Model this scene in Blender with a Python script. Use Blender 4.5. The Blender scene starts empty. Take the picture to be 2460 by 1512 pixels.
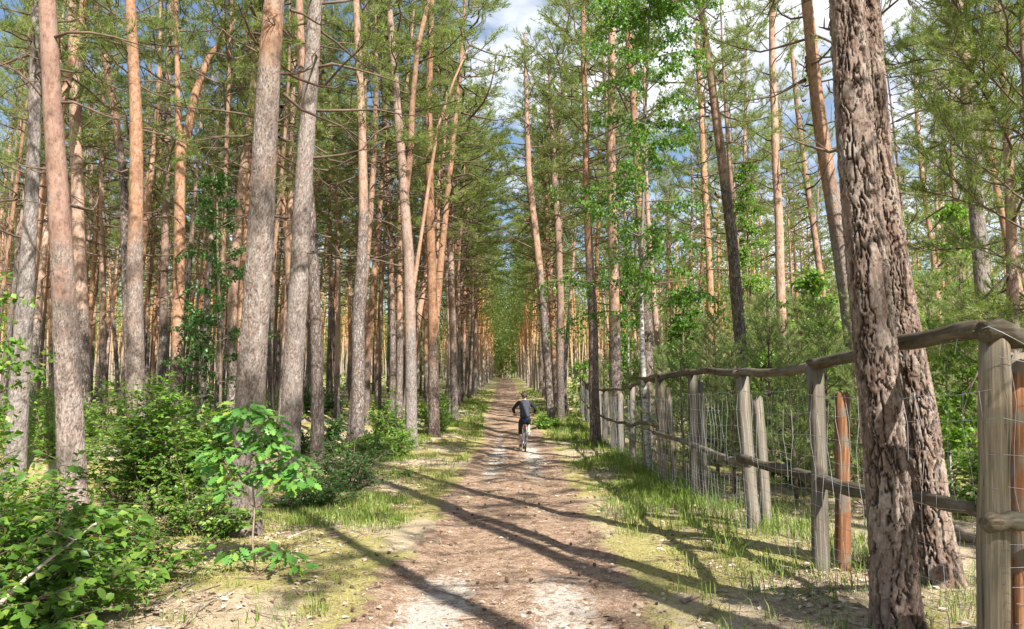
import bpy, math, random
import numpy as np
from mathutils import Vector, Matrix, Euler

# ------------------------------------------------------------------ camera, sky, sun, exposure
scene = bpy.context.scene
COL = scene.collection
R = math.radians
EYE = 1.5
PITCH = math.atan(204 / 1777.0)
cam_d = bpy.data.cameras.new('camera')
cam_d.sensor_width = 36.0
cam_d.lens = 36.0 * 1777 / 2460
cam_d.clip_start = 0.1
cam_d.clip_end = 3000
cam = bpy.data.objects.new('camera', cam_d)
COL.objects.link(cam)
cam.location = (0, 0, EYE)
cam.rotation_euler = (R(90) + PITCH, 0, 0)
scene.camera = cam

SUN_EL = R(43)
SUN_H = Vector((0.47, -0.883)).normalized()
SUN_V = Vector((SUN_H.x * math.cos(SUN_EL), SUN_H.y * math.cos(SUN_EL), math.sin(SUN_EL)))
world = bpy.data.worlds.new('World')
scene.world = world
world.use_nodes = True
wt = world.node_tree
wt.nodes.clear()
w_out = wt.nodes.new('ShaderNodeOutputWorld')
w_bg = wt.nodes.new('ShaderNodeBackground')
sky = wt.nodes.new('ShaderNodeTexSky')
sky.sky_type = 'NISHITA'
sky.sun_disc = False
sky.sun_elevation = SUN_EL
sky.sun_rotation = math.atan2(SUN_H.x, SUN_H.y)
sky.air_density = 1.0
sky.dust_density = 0.6
w_bg.inputs['Strength'].default_value = 0.075
# fair-weather clouds: one even scatter over the whole sky
w_tc = wt.nodes.new('ShaderNodeTexCoord')
w_map = wt.nodes.new('ShaderNodeMapping')
w_map.inputs['Scale'].default_value = (1.0, 1.0, 2.4)
w_map.inputs['Location'].default_value = (0.35, 0.1, 0.2)
w_n = wt.nodes.new('ShaderNodeTexNoise')
w_n.inputs['Scale'].default_value = 2.6
w_n.inputs['Detail'].default_value = 7
w_n.inputs['Roughness'].default_value = 0.55
w_r = wt.nodes.new('ShaderNodeMapRange')
w_r.interpolation_type = 'SMOOTHSTEP'
w_r.inputs['From Min'].default_value = 0.46
w_r.inputs['From Max'].default_value = 0.66
w_mix = wt.nodes.new('ShaderNodeMix')
w_mix.data_type = 'RGBA'
w_mix.inputs[7].default_value = (7.4, 7.6, 8.0, 1)
wt.links.new(w_tc.outputs['Generated'], w_map.inputs['Vector'])
wt.links.new(w_map.outputs['Vector'], w_n.inputs['Vector'])
wt.links.new(w_n.outputs['Fac'], w_r.inputs['Value'])
wt.links.new(w_r.outputs['Result'], w_mix.inputs[0])
wt.links.new(sky.outputs['Color'], w_mix.inputs[6])
wt.links.new(w_mix.outputs[2], w_bg.inputs['Color'])
wt.links.new(w_bg.outputs['Background'], w_out.inputs['Surface'])

sun_d = bpy.data.lights.new('sun', 'SUN')
sun_d.energy = 5.0
sun_d.angle = R(0.5)
sun_d.color = (1.0, 0.955, 0.88)
sun = bpy.data.objects.new('sun', sun_d)
COL.objects.link(sun)
sun.rotation_euler = (-SUN_V).to_track_quat('-Z', 'Y').to_euler()
sun.location = (10, -20, 40)

vs = scene.view_settings
vs.view_transform = 'Standard'
vs.look = 'None'
vs.gamma = 1
vs.use_curve_mapping = False
vs.exposure = 1.25
scene.render.engine = 'CYCLES'
scene.cycles.max_bounces = 6
scene.cycles.diffuse_bounces = 3
scene.cycles.glossy_bounces = 1
scene.cycles.transmission_bounces = 3
scene.cycles.transparent_max_bounces = 4
scene.cycles.caustics_reflective = False
scene.cycles.caustics_refractive = False

# ------------------------------------------------------------------ small maths
rng = np.random.default_rng(11)
random.seed(11)
CP, SP = math.cos(PITCH), math.sin(PITCH)


def pix(px, py, d):
    """the world point seen at photo position px, py (2460 wide) at distance d along +Y"""
    u = (px - 1230) / 1777.0
    v = (756 - py) / 1777.0
    dy = CP - v * SP
    dz = SP + v * CP
    t = d / dy
    return np.array([u * t, d, EYE + dz * t])


def project(p):
    x, y, z = p[0], p[1], p[2] - EYE
    f = y * CP + z * SP
    u = -y * SP + z * CP
    if f < 0.05:
        return None
    return 1230 + 1777 * x / f, 756 - 1777 * u / f


def rpx(px, w, d):
    """true radius of an upright stem that looks w wide at column px (off-axis stems look wider than they are)"""
    return w * .5 * d / 1777 / CP / math.hypot(1, (px - 1230) / 1777)


def hsh(ix, iy, s):
    h = (ix.astype(np.int64) * 374761393 + iy.astype(np.int64) * 668265263 + s * 1442695041) & 0xFFFFFFFF
    h = ((h ^ (h >> 13)) * 1274126177) & 0xFFFFFFFF
    return ((h ^ (h >> 16)) & 0xFFFFFF) / float(0xFFFFFF)


def vnoise(x, y, s=0):
    x = np.asarray(x, float); y = np.asarray(y, float)
    ix, iy = np.floor(x), np.floor(y)
    fx, fy = x - ix, y - iy
    fx = fx * fx * (3 - 2 * fx); fy = fy * fy * (3 - 2 * fy)
    a = hsh(ix, iy, s); b = hsh(ix + 1, iy, s); c = hsh(ix, iy + 1, s); d = hsh(ix + 1, iy + 1, s)
    return (a * (1 - fx) + b * fx) * (1 - fy) + (c * (1 - fx) + d * fx) * fy


def fbm(x, y, s=0, o=4):
    t = 0; a = 0.5; n = 0
    x = np.asarray(x, float); y = np.asarray(y, float)
    for k in range(o):
        t = t + a * vnoise(x, y, s + k * 17); n += a; a *= 0.5; x = x * 2.03 + 5.1; y = y * 2.03 + 1.7
    return t / n


def sst(a, b, x):
    t = np.clip((np.asarray(x, float) - a) / (b - a), 0, 1)
    return t * t * (3 - 2 * t)


_yy = np.arange(-80, 900, 0.5)
_hh = np.interp(_yy, [-80, 0, 18, 23, 28, 34, 42, 55, 80, 110, 138, 152, 200, 900],
                [0, 0, -.02, 0.0, .22, .55, .9, 1.35, 2.55, 4.15, 5.45, 5.75, 5.6, 5.2])
_k = np.exp(-np.linspace(-2, 2, 15) ** 2); _k /= _k.sum()
_hp = np.concatenate([np.full(7, _hh[0]), _hh, np.full(7, _hh[-1])])
_hh = np.convolve(_hp, _k, 'valid')
_cy = [-80, 3, 5, 10, 22, 48, 140, 200, 900]
_cx = [-.2, -.1, -.08, .03, .12, -.28, -1.25, -1.9, -6]


def cpath(y):
    return np.interp(y, _cy, _cx)


def H(x, y):
    x = np.asarray(x, float); y = np.asarray(y, float)
    z = np.interp(y, _yy, _hh)
    dx = x - cpath(y)
    z = z + 0.42 * sst(-3.2, -8.5, dx) * sst(8, 17, y)
    z = z + 0.10 * sst(1.4, 2.6, dx) + 0.06 * sst(-1.3, -2.4, dx)
    z = z + 0.10 * (fbm(x * .25, y * .25, 3, 3) - .5) * sst(1.0, 5, np.abs(dx)) * 2
    z = z + 0.05 * (fbm(x * 1.3, y * 1.3, 9, 3) - .5) * sst(.9, 2.0, np.abs(dx))
    z = z - 0.03 * sst(1.2, .4, np.abs(dx)) - 0.025 * (np.exp(-((dx - .62) / .2) ** 2) + np.exp(-((dx + .62) / .2) ** 2))
    return z


def ground(x, y):
    return float(H(np.array([x]), np.array([y]))[0])


# ------------------------------------------------------------------ mesh helpers
def mesh_np(name, V, tris=None, quads=None, mat=None, smooth=False, attrs=None, mats=None, mat_idx=None):
    me = bpy.data.meshes.new(name)
    V = np.asarray(V, np.float32).reshape(-1, 3)
    T = np.zeros((0, 3), np.int32) if tris is None else np.asarray(tris, np.int32).reshape(-1, 3)
    Q = np.zeros((0, 4), np.int32) if quads is None else np.asarray(quads, np.int32).reshape(-1, 4)
    me.vertices.add(len(V)); me.vertices.foreach_set('co', V.ravel())
    idx = np.concatenate([T.ravel(), Q.ravel()])
    me.loops.add(len(idx)); me.loops.foreach_set('vertex_index', idx)
    st = np.concatenate([np.arange(len(T)) * 3, len(T) * 3 + np.arange(len(Q)) * 4]).astype(np.int32)
    me.polygons.add(len(st)); me.polygons.foreach_set('loop_start', st)
    if smooth:
        me.polygons.foreach_set('use_smooth', np.ones(len(st), bool))
    for k, a in (attrs or {}).items():
        at = me.attributes.new(k, 'FLOAT', 'POINT'); at.data.foreach_set('value', np.asarray(a, np.float32))
    for m in (mats or ([mat] if mat else [])):
        me.materials.append(m)
    if mat_idx is not None:
        me.polygons.foreach_set('material_index', np.asarray(mat_idx, np.int32))
    me.update(calc_edges=True)
    return me


class MB:
    """collects tubes and pieces into one mesh"""
    def __init__(s):
        s.V = []; s.T = []; s.Q = []; s.n = 0; s.A = []

    def add(s, V, T=None, Q=None, rnd=0.0):
        V = np.asarray(V, float).reshape(-1, 3)
        s.V.append(V)
        if T is not None and len(T): s.T.append(np.asarray(T).reshape(-1, 3) + s.n)
        if Q is not None and len(Q): s.Q.append(np.asarray(Q).reshape(-1, 4) + s.n)
        s.A.append(np.broadcast_to(np.asarray(rnd, float), (len(V),)))
        s.n += len(V)

    def tube(s, P, r, n=6, cap=True, rnd=0.0, wob=0.0):
        P = np.asarray(P, float); k = len(P)
        r = np.broadcast_to(np.asarray(r, float), (k,))
        tg = np.gradient(P, axis=0); tg /= np.linalg.norm(tg, axis=1, keepdims=True) + 1e-12
        ref = np.array([0, 0, 1.0]) if abs(tg[:, 2]).mean() < .8 else np.array([1.0, 0, 0])
        a = np.cross(tg, ref); a /= np.linalg.norm(a, axis=1, keepdims=True) + 1e-12
        b = np.cross(tg, a)
        th = np.arange(n) * 2 * math.pi / n
        rr = r[:, None] * (1 + (wob * (rng.random((k, n)) - .5) if wob else 0))
        V = P[:, None, :] + rr[:, :, None] * (np.cos(th)[None, :, None] * a[:, None, :] + np.sin(th)[None, :, None] * b[:, None, :])
        V = V.reshape(-1, 3)
        i = np.arange(k - 1)[:, None] * n; j = np.arange(n)[None, :]; j2 = (j + 1) % n
        Q = np.stack([i + j, i + j2, i + n + j2, i + n + j], -1).reshape(-1, 4)
        T = []
        if cap and n > 2:
            V = np.concatenate([V, P[:1], P[-1:]]); c0 = k * n
            for q in range(n):
                T.append((c0, (q + 1) % n, q)); T.append((c0 + 1, (k - 1) * n + q, (k - 1) * n + (q + 1) % n))
        s.add(V, T, Q, rnd)

    def box(s, c, size, rnd=0.0, M=None):
        v = np.array([(x, y, z) for z in (-.5, .5) for y in (-.5, .5) for x in (-.5, .5)]) * np.array(size)
        if M is not None: v = v @ np.array(M.to_3x3()).T
        s.add(v + np.array(c), None, [(0, 2, 3, 1), (4, 5, 7, 6), (0, 1, 5, 4), (2, 6, 7, 3), (0, 4, 6, 2), (1, 3, 7, 5)], rnd)

    def lathe(s, prof, c, axis='x', n=24):
        """closed ring of profile points (radius, offset) turned about an axis"""
        th = np.arange(n) * 2 * math.pi / n; m = len(prof)
        V = []
        for t in th:
            for (rad, off) in prof:
                V.append((off, rad * math.cos(t), rad * math.sin(t)) if axis == 'x' else (rad * math.cos(t), rad * math.sin(t), off))
        Q = [(i * m + j, i * m + (j + 1) % m, ((i + 1) % n) * m + (j + 1) % m, ((i + 1) % n) * m + j) for i in range(n) for j in range(m)]
        s.add(np.array(V) + np.array(c), None, Q)

    def mesh(s, name, mat, smooth=True):
        V = np.concatenate(s.V)
        return mesh_np(name, V, np.concatenate(s.T) if s.T else None, np.concatenate(s.Q) if s.Q else None, mat, smooth, {'rnd': np.concatenate(s.A)})


def link(name, me, parent=None, loc=None, rot=None, scale=None, kind=None, label=None):
    o = bpy.data.objects.new(name, me)
    COL.objects.link(o)
    if parent is not None: o.parent = parent
    if loc is not None: o.location = loc
    if rot is not None: o.rotation_euler = rot
    if scale is not None: o.scale = (scale,) * 3 if np.isscalar(scale) else scale
    if kind: o['kind'] = kind
    if label: o['label'] = label
    return o


def thing(name, label, cat, loc=(0, 0, 0), rz=0.0, group=None, scale=None, rot=None):
    o = bpy.data.objects.new(name, None)
    o.empty_display_size = .2
    COL.objects.link(o)
    o.location = loc
    o.rotation_euler = rot if rot is not None else (0, 0, rz)
    if scale is not None: o.scale = (scale,) * 3 if np.isscalar(scale) else scale
    o['label'] = label; o['category'] = cat
    if group: o['group'] = group
    return o


def tag(o, label, cat, group=None):
    o['label'] = label; o['category'] = cat
    if group: o['group'] = group
    return o


# ------------------------------------------------------------------ materials
def newmat(name):
    m = bpy.data.materials.new(name); m.use_nodes = True
    nt = m.node_tree; nt.nodes.clear()
    out = nt.nodes.new('ShaderNodeOutputMaterial')
    return m, nt, out


def nd(nt, t, **kw):
    n = nt.nodes.new(t)
    for k, v in kw.items():
        if k.startswith('i_'): n.inputs[k[2:].replace('_', ' ')].default_value = v
        else: setattr(n, k, v)
    return n


def ramp(nt, fac, stops):
    r = nt.nodes.new('ShaderNodeValToRGB')
    e = r.color_ramp.elements
    e[0].position = stops[0][0]; e[0].color = (*stops[0][1], 1)
    e[1].position = stops[-1][0]; e[1].color = (*stops[-1][1], 1)
    for p, c in stops[1:-1]:
        x = e.new(p); x.color = (*c, 1)
    nt.links.new(fac, r.inputs[0])
    return r.outputs[0]


def mixc(nt, fac, a, b, mode='MIX'):
    m = nt.nodes.new('ShaderNodeMix'); m.data_type = 'RGBA'; m.blend_type = mode
    for s, v in ((0, fac), (6, a), (7, b)):
        if isinstance(v, (int, float)): m.inputs[s].default_value = v
        elif isinstance(v, tuple): m.inputs[s].default_value = (*v, 1)
        else: nt.links.new(v, m.inputs[s])
    return m.outputs[2]


def math_n(nt, op, a, b=None, clamp=False):
    m = nt.nodes.new('ShaderNodeMath'); m.operation = op; m.use_clamp = clamp
    for s, v in ((0, a), (1, b)):
        if v is None: continue
        if isinstance(v, (int, float)): m.inputs[s].default_value = v
        else: nt.links.new(v, m.inputs[s])
    return m.outputs[0]


def mrange(nt, v, a, b, lo=0.0, hi=1.0):
    m = nt.nodes.new('ShaderNodeMapRange'); m.interpolation_type = 'SMOOTHSTEP'
    m.inputs['From Min'].default_value = a; m.inputs['From Max'].default_value = b
    m.inputs['To Min'].default_value = lo; m.inputs['To Max'].default_value = hi
    nt.links.new(v, m.inputs['Value'])
    return m.outputs[0]


def noise(nt, vec, scale, detail=4, rough=.55):
    n = nd(nt, 'ShaderNodeTexNoise'); n.inputs['Scale'].default_value = scale
    n.inputs['Detail'].default_value = detail; n.inputs['Roughness'].default_value = rough
    if vec is not None: nt.links.new(vec, n.inputs['Vector'])
    return n.outputs['Fac']


def plain(name, col, rough=.7, metal=0.0, var=.15, scale=30, bump=0.0):
    m, nt, out = newmat(name)
    b = nd(nt, 'ShaderNodeBsdfPrincipled')
    tc = nd(nt, 'ShaderNodeTexCoord')
    n = noise(nt, tc.outputs['Object'], scale)
    c = ramp(nt, n, [(.3, tuple(x * (1 - var) for x in col)), (.7, tuple(min(1, x * (1 + var)) for x in col))])
    nt.links.new(c, b.inputs['Base Color'])
    b.inputs['Roughness'].default_value = rough; b.inputs['Metallic'].default_value = metal
    if bump:
        bp = nd(nt, 'ShaderNodeBump'); bp.inputs['Strength'].default_value = bump; bp.inputs['Distance'].default_value = .01
        nt.links.new(n, bp.inputs['Height']); nt.links.new(bp.outputs[0], b.inputs['Normal'])
    nt.links.new(b.outputs[0], out.inputs[0])
    return m


def leafmat(name, stops, trans=.3, tcol=None, rough=.45, spec=.3):
    m, nt, out = newmat(name)
    at = nd(nt, 'ShaderNodeAttribute', attribute_name='rnd')
    oi = nd(nt, 'ShaderNodeObjectInfo')
    f = math_n(nt, 'FRACT', math_n(nt, 'ADD', at.outputs['Fac'], oi.outputs['Random']))
    c = ramp(nt, f, stops)
    b = nd(nt, 'ShaderNodeBsdfPrincipled'); b.inputs['Roughness'].default_value = rough
    b.inputs['Specular IOR Level'].default_value = spec
    nt.links.new(c, b.inputs['Base Color'])
    t = nd(nt, 'ShaderNodeBsdfTranslucent')
    tc = mixc(nt, 1.0, c, tcol or (1.3, 1.6, .5), 'MULTIPLY')
    nt.links.new(tc, t.inputs['Color'])
    mx = nd(nt, 'ShaderNodeMixShader'); mx.inputs[0].default_value = trans
    nt.links.new(b.outputs[0], mx.inputs[1]); nt.links.new(t.outputs[0], mx.inputs[2])
    nt.links.new(mx.outputs[0], out.inputs[0])
    return m


def barkmat(name, near=False, dark=1.0, warm=None):
    """plated grey-brown bark below, flaking orange bark above the height kept in the tree's own property"""
    m, nt, out = newmat(name)
    L = nt.links
    tc = nd(nt, 'ShaderNodeTexCoord')
    oh = nd(nt, 'ShaderNodeAttribute', attribute_type='OBJECT', attribute_name='orange_from')
    oi = nd(nt, 'ShaderNodeObjectInfo')
    sep = nd(nt, 'ShaderNodeSeparateXYZ'); L.new(tc.outputs['Object'], sep.inputs[0])
    mp = nd(nt, 'ShaderNodeMapping'); mp.inputs['Scale'].default_value = (1, 1, .36)
    L.new(tc.outputs['Object'], mp.inputs['Vector'])
    n1 = noise(nt, tc.outputs['Object'], 2.2, 5)
    n2 = noise(nt, mp.outputs['Vector'], 26, 5, .65)
    # warp
    wn = nd(nt, 'ShaderNodeTexNoise'); wn.inputs['Scale'].default_value = 9; L.new(mp.outputs['Vector'], wn.inputs['Vector'])
    vm = nd(nt, 'ShaderNodeVectorMath', operation='MULTIPLY_ADD')
    L.new(wn.outputs['Color'], vm.inputs[0]); vm.inputs[1].default_value = (.06, .06, .06); L.new(mp.outputs['Vector'], vm.inputs[2])
    v = nd(nt, 'ShaderNodeTexVoronoi', feature='DISTANCE_TO_EDGE'); v.inputs['Scale'].default_value = 30; L.new(vm.outputs[0], v.inputs['Vector'])
    v1 = nd(nt, 'ShaderNodeTexVoronoi', feature='F1'); v1.inputs['Scale'].default_value = 30; L.new(vm.outputs[0], v1.inputs['Vector'])
    sc = nd(nt, 'ShaderNodeSeparateColor'); L.new(v1.outputs['Color'], sc.inputs[0])
    if near:
        ca = nd(nt, 'ShaderNodeAttribute', attribute_name='crack'); pa = nd(nt, 'ShaderNodeAttribute', attribute_name='plate')
        plate = pa.outputs['Fac']; crack = ca.outputs['Fac']
        fl = noise(nt, mp.outputs['Vector'], 60, 6, .7)
    else:
        plate = sc.outputs[0]
        crack = mrange(nt, v.outputs['Distance'], .0, .10)
        crack = math_n(nt, 'MAXIMUM', crack, .25)
        fl = noise(nt, mp.outputs['Vector'], 40, 6, .7)
    tone = math_n(nt, 'ADD', math_n(nt, 'MULTIPLY', plate, .55 if warm else .40), math_n(nt, 'ADD', math_n(nt, 'MULTIPLY', n2, .5), math_n(nt, 'MULTIPLY', math_n(nt, 'SUBTRACT', fl, .5), .6)))
    lowc = ramp(nt, tone, [(.18, (.10, .064, .047)), (.36, (.175, .122, .096)), (.50, (.25, .188, .155)), (.62, (.31, .255, .22)), (.8, (.45, .40, .36))])
    red = mrange(nt, n1, .48, .72)
    lowc = mixc(nt, math_n(nt, 'MULTIPLY', red, .4), lowc, (.26, .145, .095))
    lowc = mixc(nt, crack, (.048, .034, .026), lowc)
    # upper bark: thin papery flakes
    mp2 = nd(nt, 'ShaderNodeMapping'); mp2.inputs['Scale'].default_value = (1, 1, .6); L.new(tc.outputs['Object'], mp2.inputs['Vector'])
    n3 = noise(nt, mp2.outputs['Vector'], 15, 7, .75)
    upc = ramp(nt, n3, [(.28, (.10, .058, .042)), (.38, (.22, .105, .058)), (.48, (.33, .16, .08)), (.56, (.39, .225, .13)), (.63, (.31, .24, .20)), (.75, (.25, .215, .19))])
    hgt = math_n(nt, 'SUBTRACT', sep.outputs['Z'], oh.outputs['Fac'])
    hgt = math_n(nt, 'ADD', hgt, math_n(nt, 'MULTIPLY', math_n(nt, 'SUBTRACT', n1, .5), 5.0))
    hgt = math_n(nt, 'ADD', hgt, math_n(nt, 'MULTIPLY', math_n(nt, 'SUBTRACT', n3, .5), 3.0))
    up = mrange(nt, hgt, -.7, .7)
    col = mixc(nt, up, lowc, upc)
    hs = nd(nt, 'ShaderNodeHueSaturation')
    stain = mrange(nt, noise(nt, mp.outputs['Vector'], 3.5, 4, .6), .50, .62)
    col = mixc(nt, math_n(nt, 'MULTIPLY', stain, .5), col, mixc(nt, 1.0, col, (.55, .52, .50), 'MULTIPLY'))
    if warm: col = mixc(nt, 1.0, col, warm, 'MULTIPLY')
    L.new(col, hs.inputs['Color'])
    L.new(mrange(nt, oi.outputs['Random'], 0, 1, .72 if dark == 1 else dark, 1.12 if dark == 1 else dark), hs.inputs['Value'])
    L.new(math_n(nt, 'ADD', math_n(nt, 'MULTIPLY', math_n(nt, 'FRACT', math_n(nt, 'MULTIPLY', oi.outputs['Random'], 7.3)), .35), .62), hs.inputs['Saturation'])
    b = nd(nt, 'ShaderNodeBsdfPrincipled'); b.inputs['Roughness'].default_value = .85; b.inputs['Specular IOR Level'].default_value = .2
    L.new(hs.outputs[0], b.inputs['Base Color'])
    hgtmap = mixc(nt, up, math_n(nt, 'ADD', math_n(nt, 'MULTIPLY', crack, .7), math_n(nt, 'ADD', math_n(nt, 'MULTIPLY', n2, .5), math_n(nt, 'MULTIPLY', fl, .5))), math_n(nt, 'MULTIPLY', n3, .8))
    bp = nd(nt, 'ShaderNodeBump'); bp.inputs['Strength'].default_value = 1.0; bp.inputs['Distance'].default_value = .016
    L.new(hgtmap, bp.inputs['Height']); L.new(bp.outputs[0], b.inputs['Normal'])
    L.new(b.outputs[0], out.inputs[0])
    return m


def woodmat(name, a, b_, grey=.5):
    """weathered timber with grain along the object's z"""
    m, nt, out = newmat(name); L = nt.links
    tc = nd(nt, 'ShaderNodeTexCoord')
    mp = nd(nt, 'ShaderNodeMapping'); mp.inputs['Scale'].default_value = (1, 1, .022); L.new(tc.outputs['Object'], mp.inputs['Vector'])
    g = noise(nt, mp.outputs['Vector'], 55, 6, .65)
    p = noise(nt, tc.outputs['Object'], 5, 4)
    c = ramp(nt, g, [(.33, tuple(x * .22 for x in a)), (.42, tuple(x * .8 for x in a)), (.52, a), (.66, b_)])
    c = mixc(nt, math_n(nt, 'MULTIPLY', mrange(nt, p, .43, .58), grey), c, (.16, .15, .12))
    oi = nd(nt, 'ShaderNodeObjectInfo')
    hs = nd(nt, 'ShaderNodeHueSaturation'); L.new(c, hs.inputs['Color']); L.new(mrange(nt, oi.outputs['Random'], 0, 1, .7, 1.15), hs.inputs['Value'])
    b = nd(nt, 'ShaderNodeBsdfPrincipled'); b.inputs['Roughness'].default_value = .85; b.inputs['Specular IOR Level'].default_value = .2
    L.new(hs.outputs[0], b.inputs['Base Color'])
    bp = nd(nt, 'ShaderNodeBump'); bp.inputs['Strength'].default_value = .7; bp.inputs['Distance'].default_value = .008
    L.new(g, bp.inputs['Height']); L.new(bp.outputs[0], b.inputs['Normal'])
    L.new(b.outputs[0], out.inputs[0])
    return m


def groundmat():
    m, nt, out = newmat('forest_floor'); L = nt.links
    tc = nd(nt, 'ShaderNodeTexCoord'); P = tc.outputs['Object']
    pa = nd(nt, 'ShaderNodeAttribute', attribute_name='pathness').outputs['Fac']
    ms = nd(nt, 'ShaderNodeAttribute', attribute_name='moss').outputs['Fac']
    sd = nd(nt, 'ShaderNodeAttribute', attribute_name='sand').outputs['Fac']
    fine = noise(nt, P, 60, 6, .7); mid = noise(nt, P, 9, 5, .6); big = noise(nt, P, 1.4, 4)
    fs = noise(nt, P, 190, 3, .6)
    brown = ramp(nt, fine, [(.28, (.11, .07, .046)), (.42, (.255, .172, .118)), (.54, (.41, .29, .205)), (.68, (.60, .465, .35))])
    brown = mixc(nt, mrange(nt, mid, .42, .62), brown, mixc(nt, 1.0, brown, (.62, .55, .52), 'MULTIPLY'))
    litter = ramp(nt, fs, [(.3, (.14, .09, .05)), (.42, (.33, .25, .15)), (.54, (.50, .41, .28)), (.7, (.68, .60, .46))])
    moss = ramp(nt, fine, [(.28, (.12, .11, .035)), (.45, (.28, .25, .085)), (.58, (.42, .37, .15)), (.72, (.56, .50, .25))])
    green = ramp(nt, fine, [(.25, (.04, .06, .015)), (.6, (.12, .16, .04))])
    side = mixc(nt, mrange(nt, math_n(nt, 'ADD', ms, math_n(nt, 'MULTIPLY', math_n(nt, 'SUBTRACT', mid, .5), .9)), .38, .62), litter, moss)
    side = mixc(nt, math_n(nt, 'MULTIPLY', mrange(nt, big, .5, .7), .25), side, green)
    e = math_n(nt, 'ADD', pa, math_n(nt, 'MULTIPLY', math_n(nt, 'SUBTRACT', mid, .5), .8))
    col = mixc(nt, mrange(nt, e, .3, .7), side, brown)
    sand = ramp(nt, fine, [(.3, (.34, .29, .24)), (.5, (.50, .45, .39)), (.72, (.64, .60, .54))])
    s = math_n(nt, 'ADD', sd, math_n(nt, 'MULTIPLY', math_n(nt, 'SUBTRACT', noise(nt, P, 14, 6, .7), .5), 1.5))
    col = mixc(nt, mrange(nt, s, .46, .72), col, sand)
    b = nd(nt, 'ShaderNodeBsdfPrincipled'); b.inputs['Roughness'].default_value = .95; b.inputs['Specular IOR Level'].default_value = .1
    L.new(col, b.inputs['Base Color'])
    bp = nd(nt, 'ShaderNodeBump'); bp.inputs['Strength'].default_value = .9; bp.inputs['Distance'].default_value = .02
    L.new(math_n(nt, 'ADD', fine, math_n(nt, 'MULTIPLY', mid, 1.2)), bp.inputs['Height']); L.new(bp.outputs[0], b.inputs['Normal'])
    L.new(b.outputs[0], out.inputs[0])
    return m


M = {}
M['ground'] = groundmat()
M['bark'] = barkmat('pine_bark')
M['bark_near'] = barkmat('pine_bark_near', True, .86)
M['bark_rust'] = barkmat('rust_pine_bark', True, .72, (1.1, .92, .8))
M['bark_big'] = barkmat('old_pine_bark', True, .74, (1.06, .955, .87))
M['branch'] = plain('pine_branch_bark', (.125, .082, .058), .85, 0, .45, 9, .4)
M['needles'] = leafmat('pine_needles', [(0, (.09, .13, .04)), (.3, (.175, .225, .07)), (.7, (.25, .295, .095)), (1, (.35, .375, .135))], .42, (1.25, 1.45, .55), .5, .35)
M['young_needles'] = leafmat('young_pine_needles', [(0, (.14, .195, .075)), (.5, (.25, .315, .12)), (1, (.36, .41, .17))], .42, (1.2, 1.35, .6), .5, .35)
M['far_needles'] = leafmat('far_pine_needles', [(0, (.10, .14, .045)), (.5, (.19, .24, .08)), (1, (.30, .335, .12))], .42, (1.2, 1.35, .6), .6, .2)
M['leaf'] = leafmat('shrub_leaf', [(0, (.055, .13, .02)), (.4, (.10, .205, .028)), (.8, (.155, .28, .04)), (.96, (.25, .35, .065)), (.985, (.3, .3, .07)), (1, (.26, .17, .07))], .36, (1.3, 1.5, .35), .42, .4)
M['shaded_leaf'] = leafmat('shaded_shrub_leaf', [(0, (.025, .075, .014)), (.5, (.045, .12, .022)), (1, (.08, .17, .035))], .25, (1.3, 1.6, .4), .42, .4)  # shade of the stand is put into this darker leaf colour
M['oak_leaf'] = leafmat('oak_leaf', [(0, (.075, .20, .04)), (.5, (.12, .27, .055)), (.86, (.17, .33, .06)), (.95, (.22, .31, .05)), (1, (.32, .36, .05))], .3, (1.2, 1.5, .4), .4, .45)
M['birch_leaf'] = leafmat('birch_leaf', [(0, (.05, .135, .02)), (.5, (.09, .205, .03)), (1, (.19, .30, .055))], .4, (1.4, 1.6, .35), .42, .4)
M['light_leaf'] = leafmat('light_leaf', [(0, (.10, .20, .03)), (.5, (.165, .285, .05)), (1, (.27, .38, .09))], .42, (1.4, 1.6, .4), .45, .35)
M['grass'] = leafmat('grass_blade', [(0, (.08, .15, .02)), (.5, (.16, .235, .035)), (.85, (.25, .31, .065)), (1, (.44, .40, .19))], .3, (1.3, 1.4, .5), .5, .3)
M['moss'] = leafmat('moss_tuft', [(0, (.17, .165, .04)), (.5, (.32, .29, .085)), (1, (.5, .44, .18))], .25, (1.2, 1.2, .5), .8, .1)
M['litter'] = leafmat('litter_needle', [(0, (.12, .068, .04)), (.4, (.24, .145, .085)), (.75, (.37, .26, .17)), (1, (.55, .46, .35))], .05, (1, 1, 1), .8, .1)
M['dry_leaf'] = leafmat('dry_leaf', [(0, (.2, .12, .07)), (.5, (.42, .32, .22)), (1, (.62, .55, .46))], .1, (1, .9, .7), .6, .3)
M['twig'] = plain('dead_twig', (.24, .18, .13), .85, 0, .4, 15)
M['pale_twig'] = plain('bare_pale_twig', (.44, .37, .29), .7, 0, .25, 20, .3)
M['stem'] = plain('shrub_stem', (.16, .12, .075), .8, 0, .3, 20)
M['cone'] = plain('pine_cone_scale', (.095, .055, .037), .8, 0, .4, 90)
M['post'] = woodmat('weathered_post_wood', (.21, .17, .115), (.35, .29, .21), .3)
M['split_post'] = woodmat('split_oak_wood', (.155, .13, .10), (.27, .235, .19), .5)
M['pale_post'] = woodmat('pale_split_wood', (.34, .27, .18), (.47, .39, .28), .25)
M['orange_post'] = woodmat('peeled_orange_wood', (.21, .092, .042), (.35, .19, .095), .8)
M['rail'] = woodmat('dark_rail_wood', (.10, .078, .05), (.185, .152, .10), .5)
M['end_grain'] = plain('end_grain', (.12, .085, .06), .9, 0, .5, 60)
M['wire'] = plain('galvanised_wire', (.5, .51, .53), .45, .5, .15, 40)
M['stone'] = plain('pale_stone', (.30, .295, .275), .85, 0, .3, 18, .6)
M['tyre'] = plain('tyre_rubber', (.022, .022, .024), .7)
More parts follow.
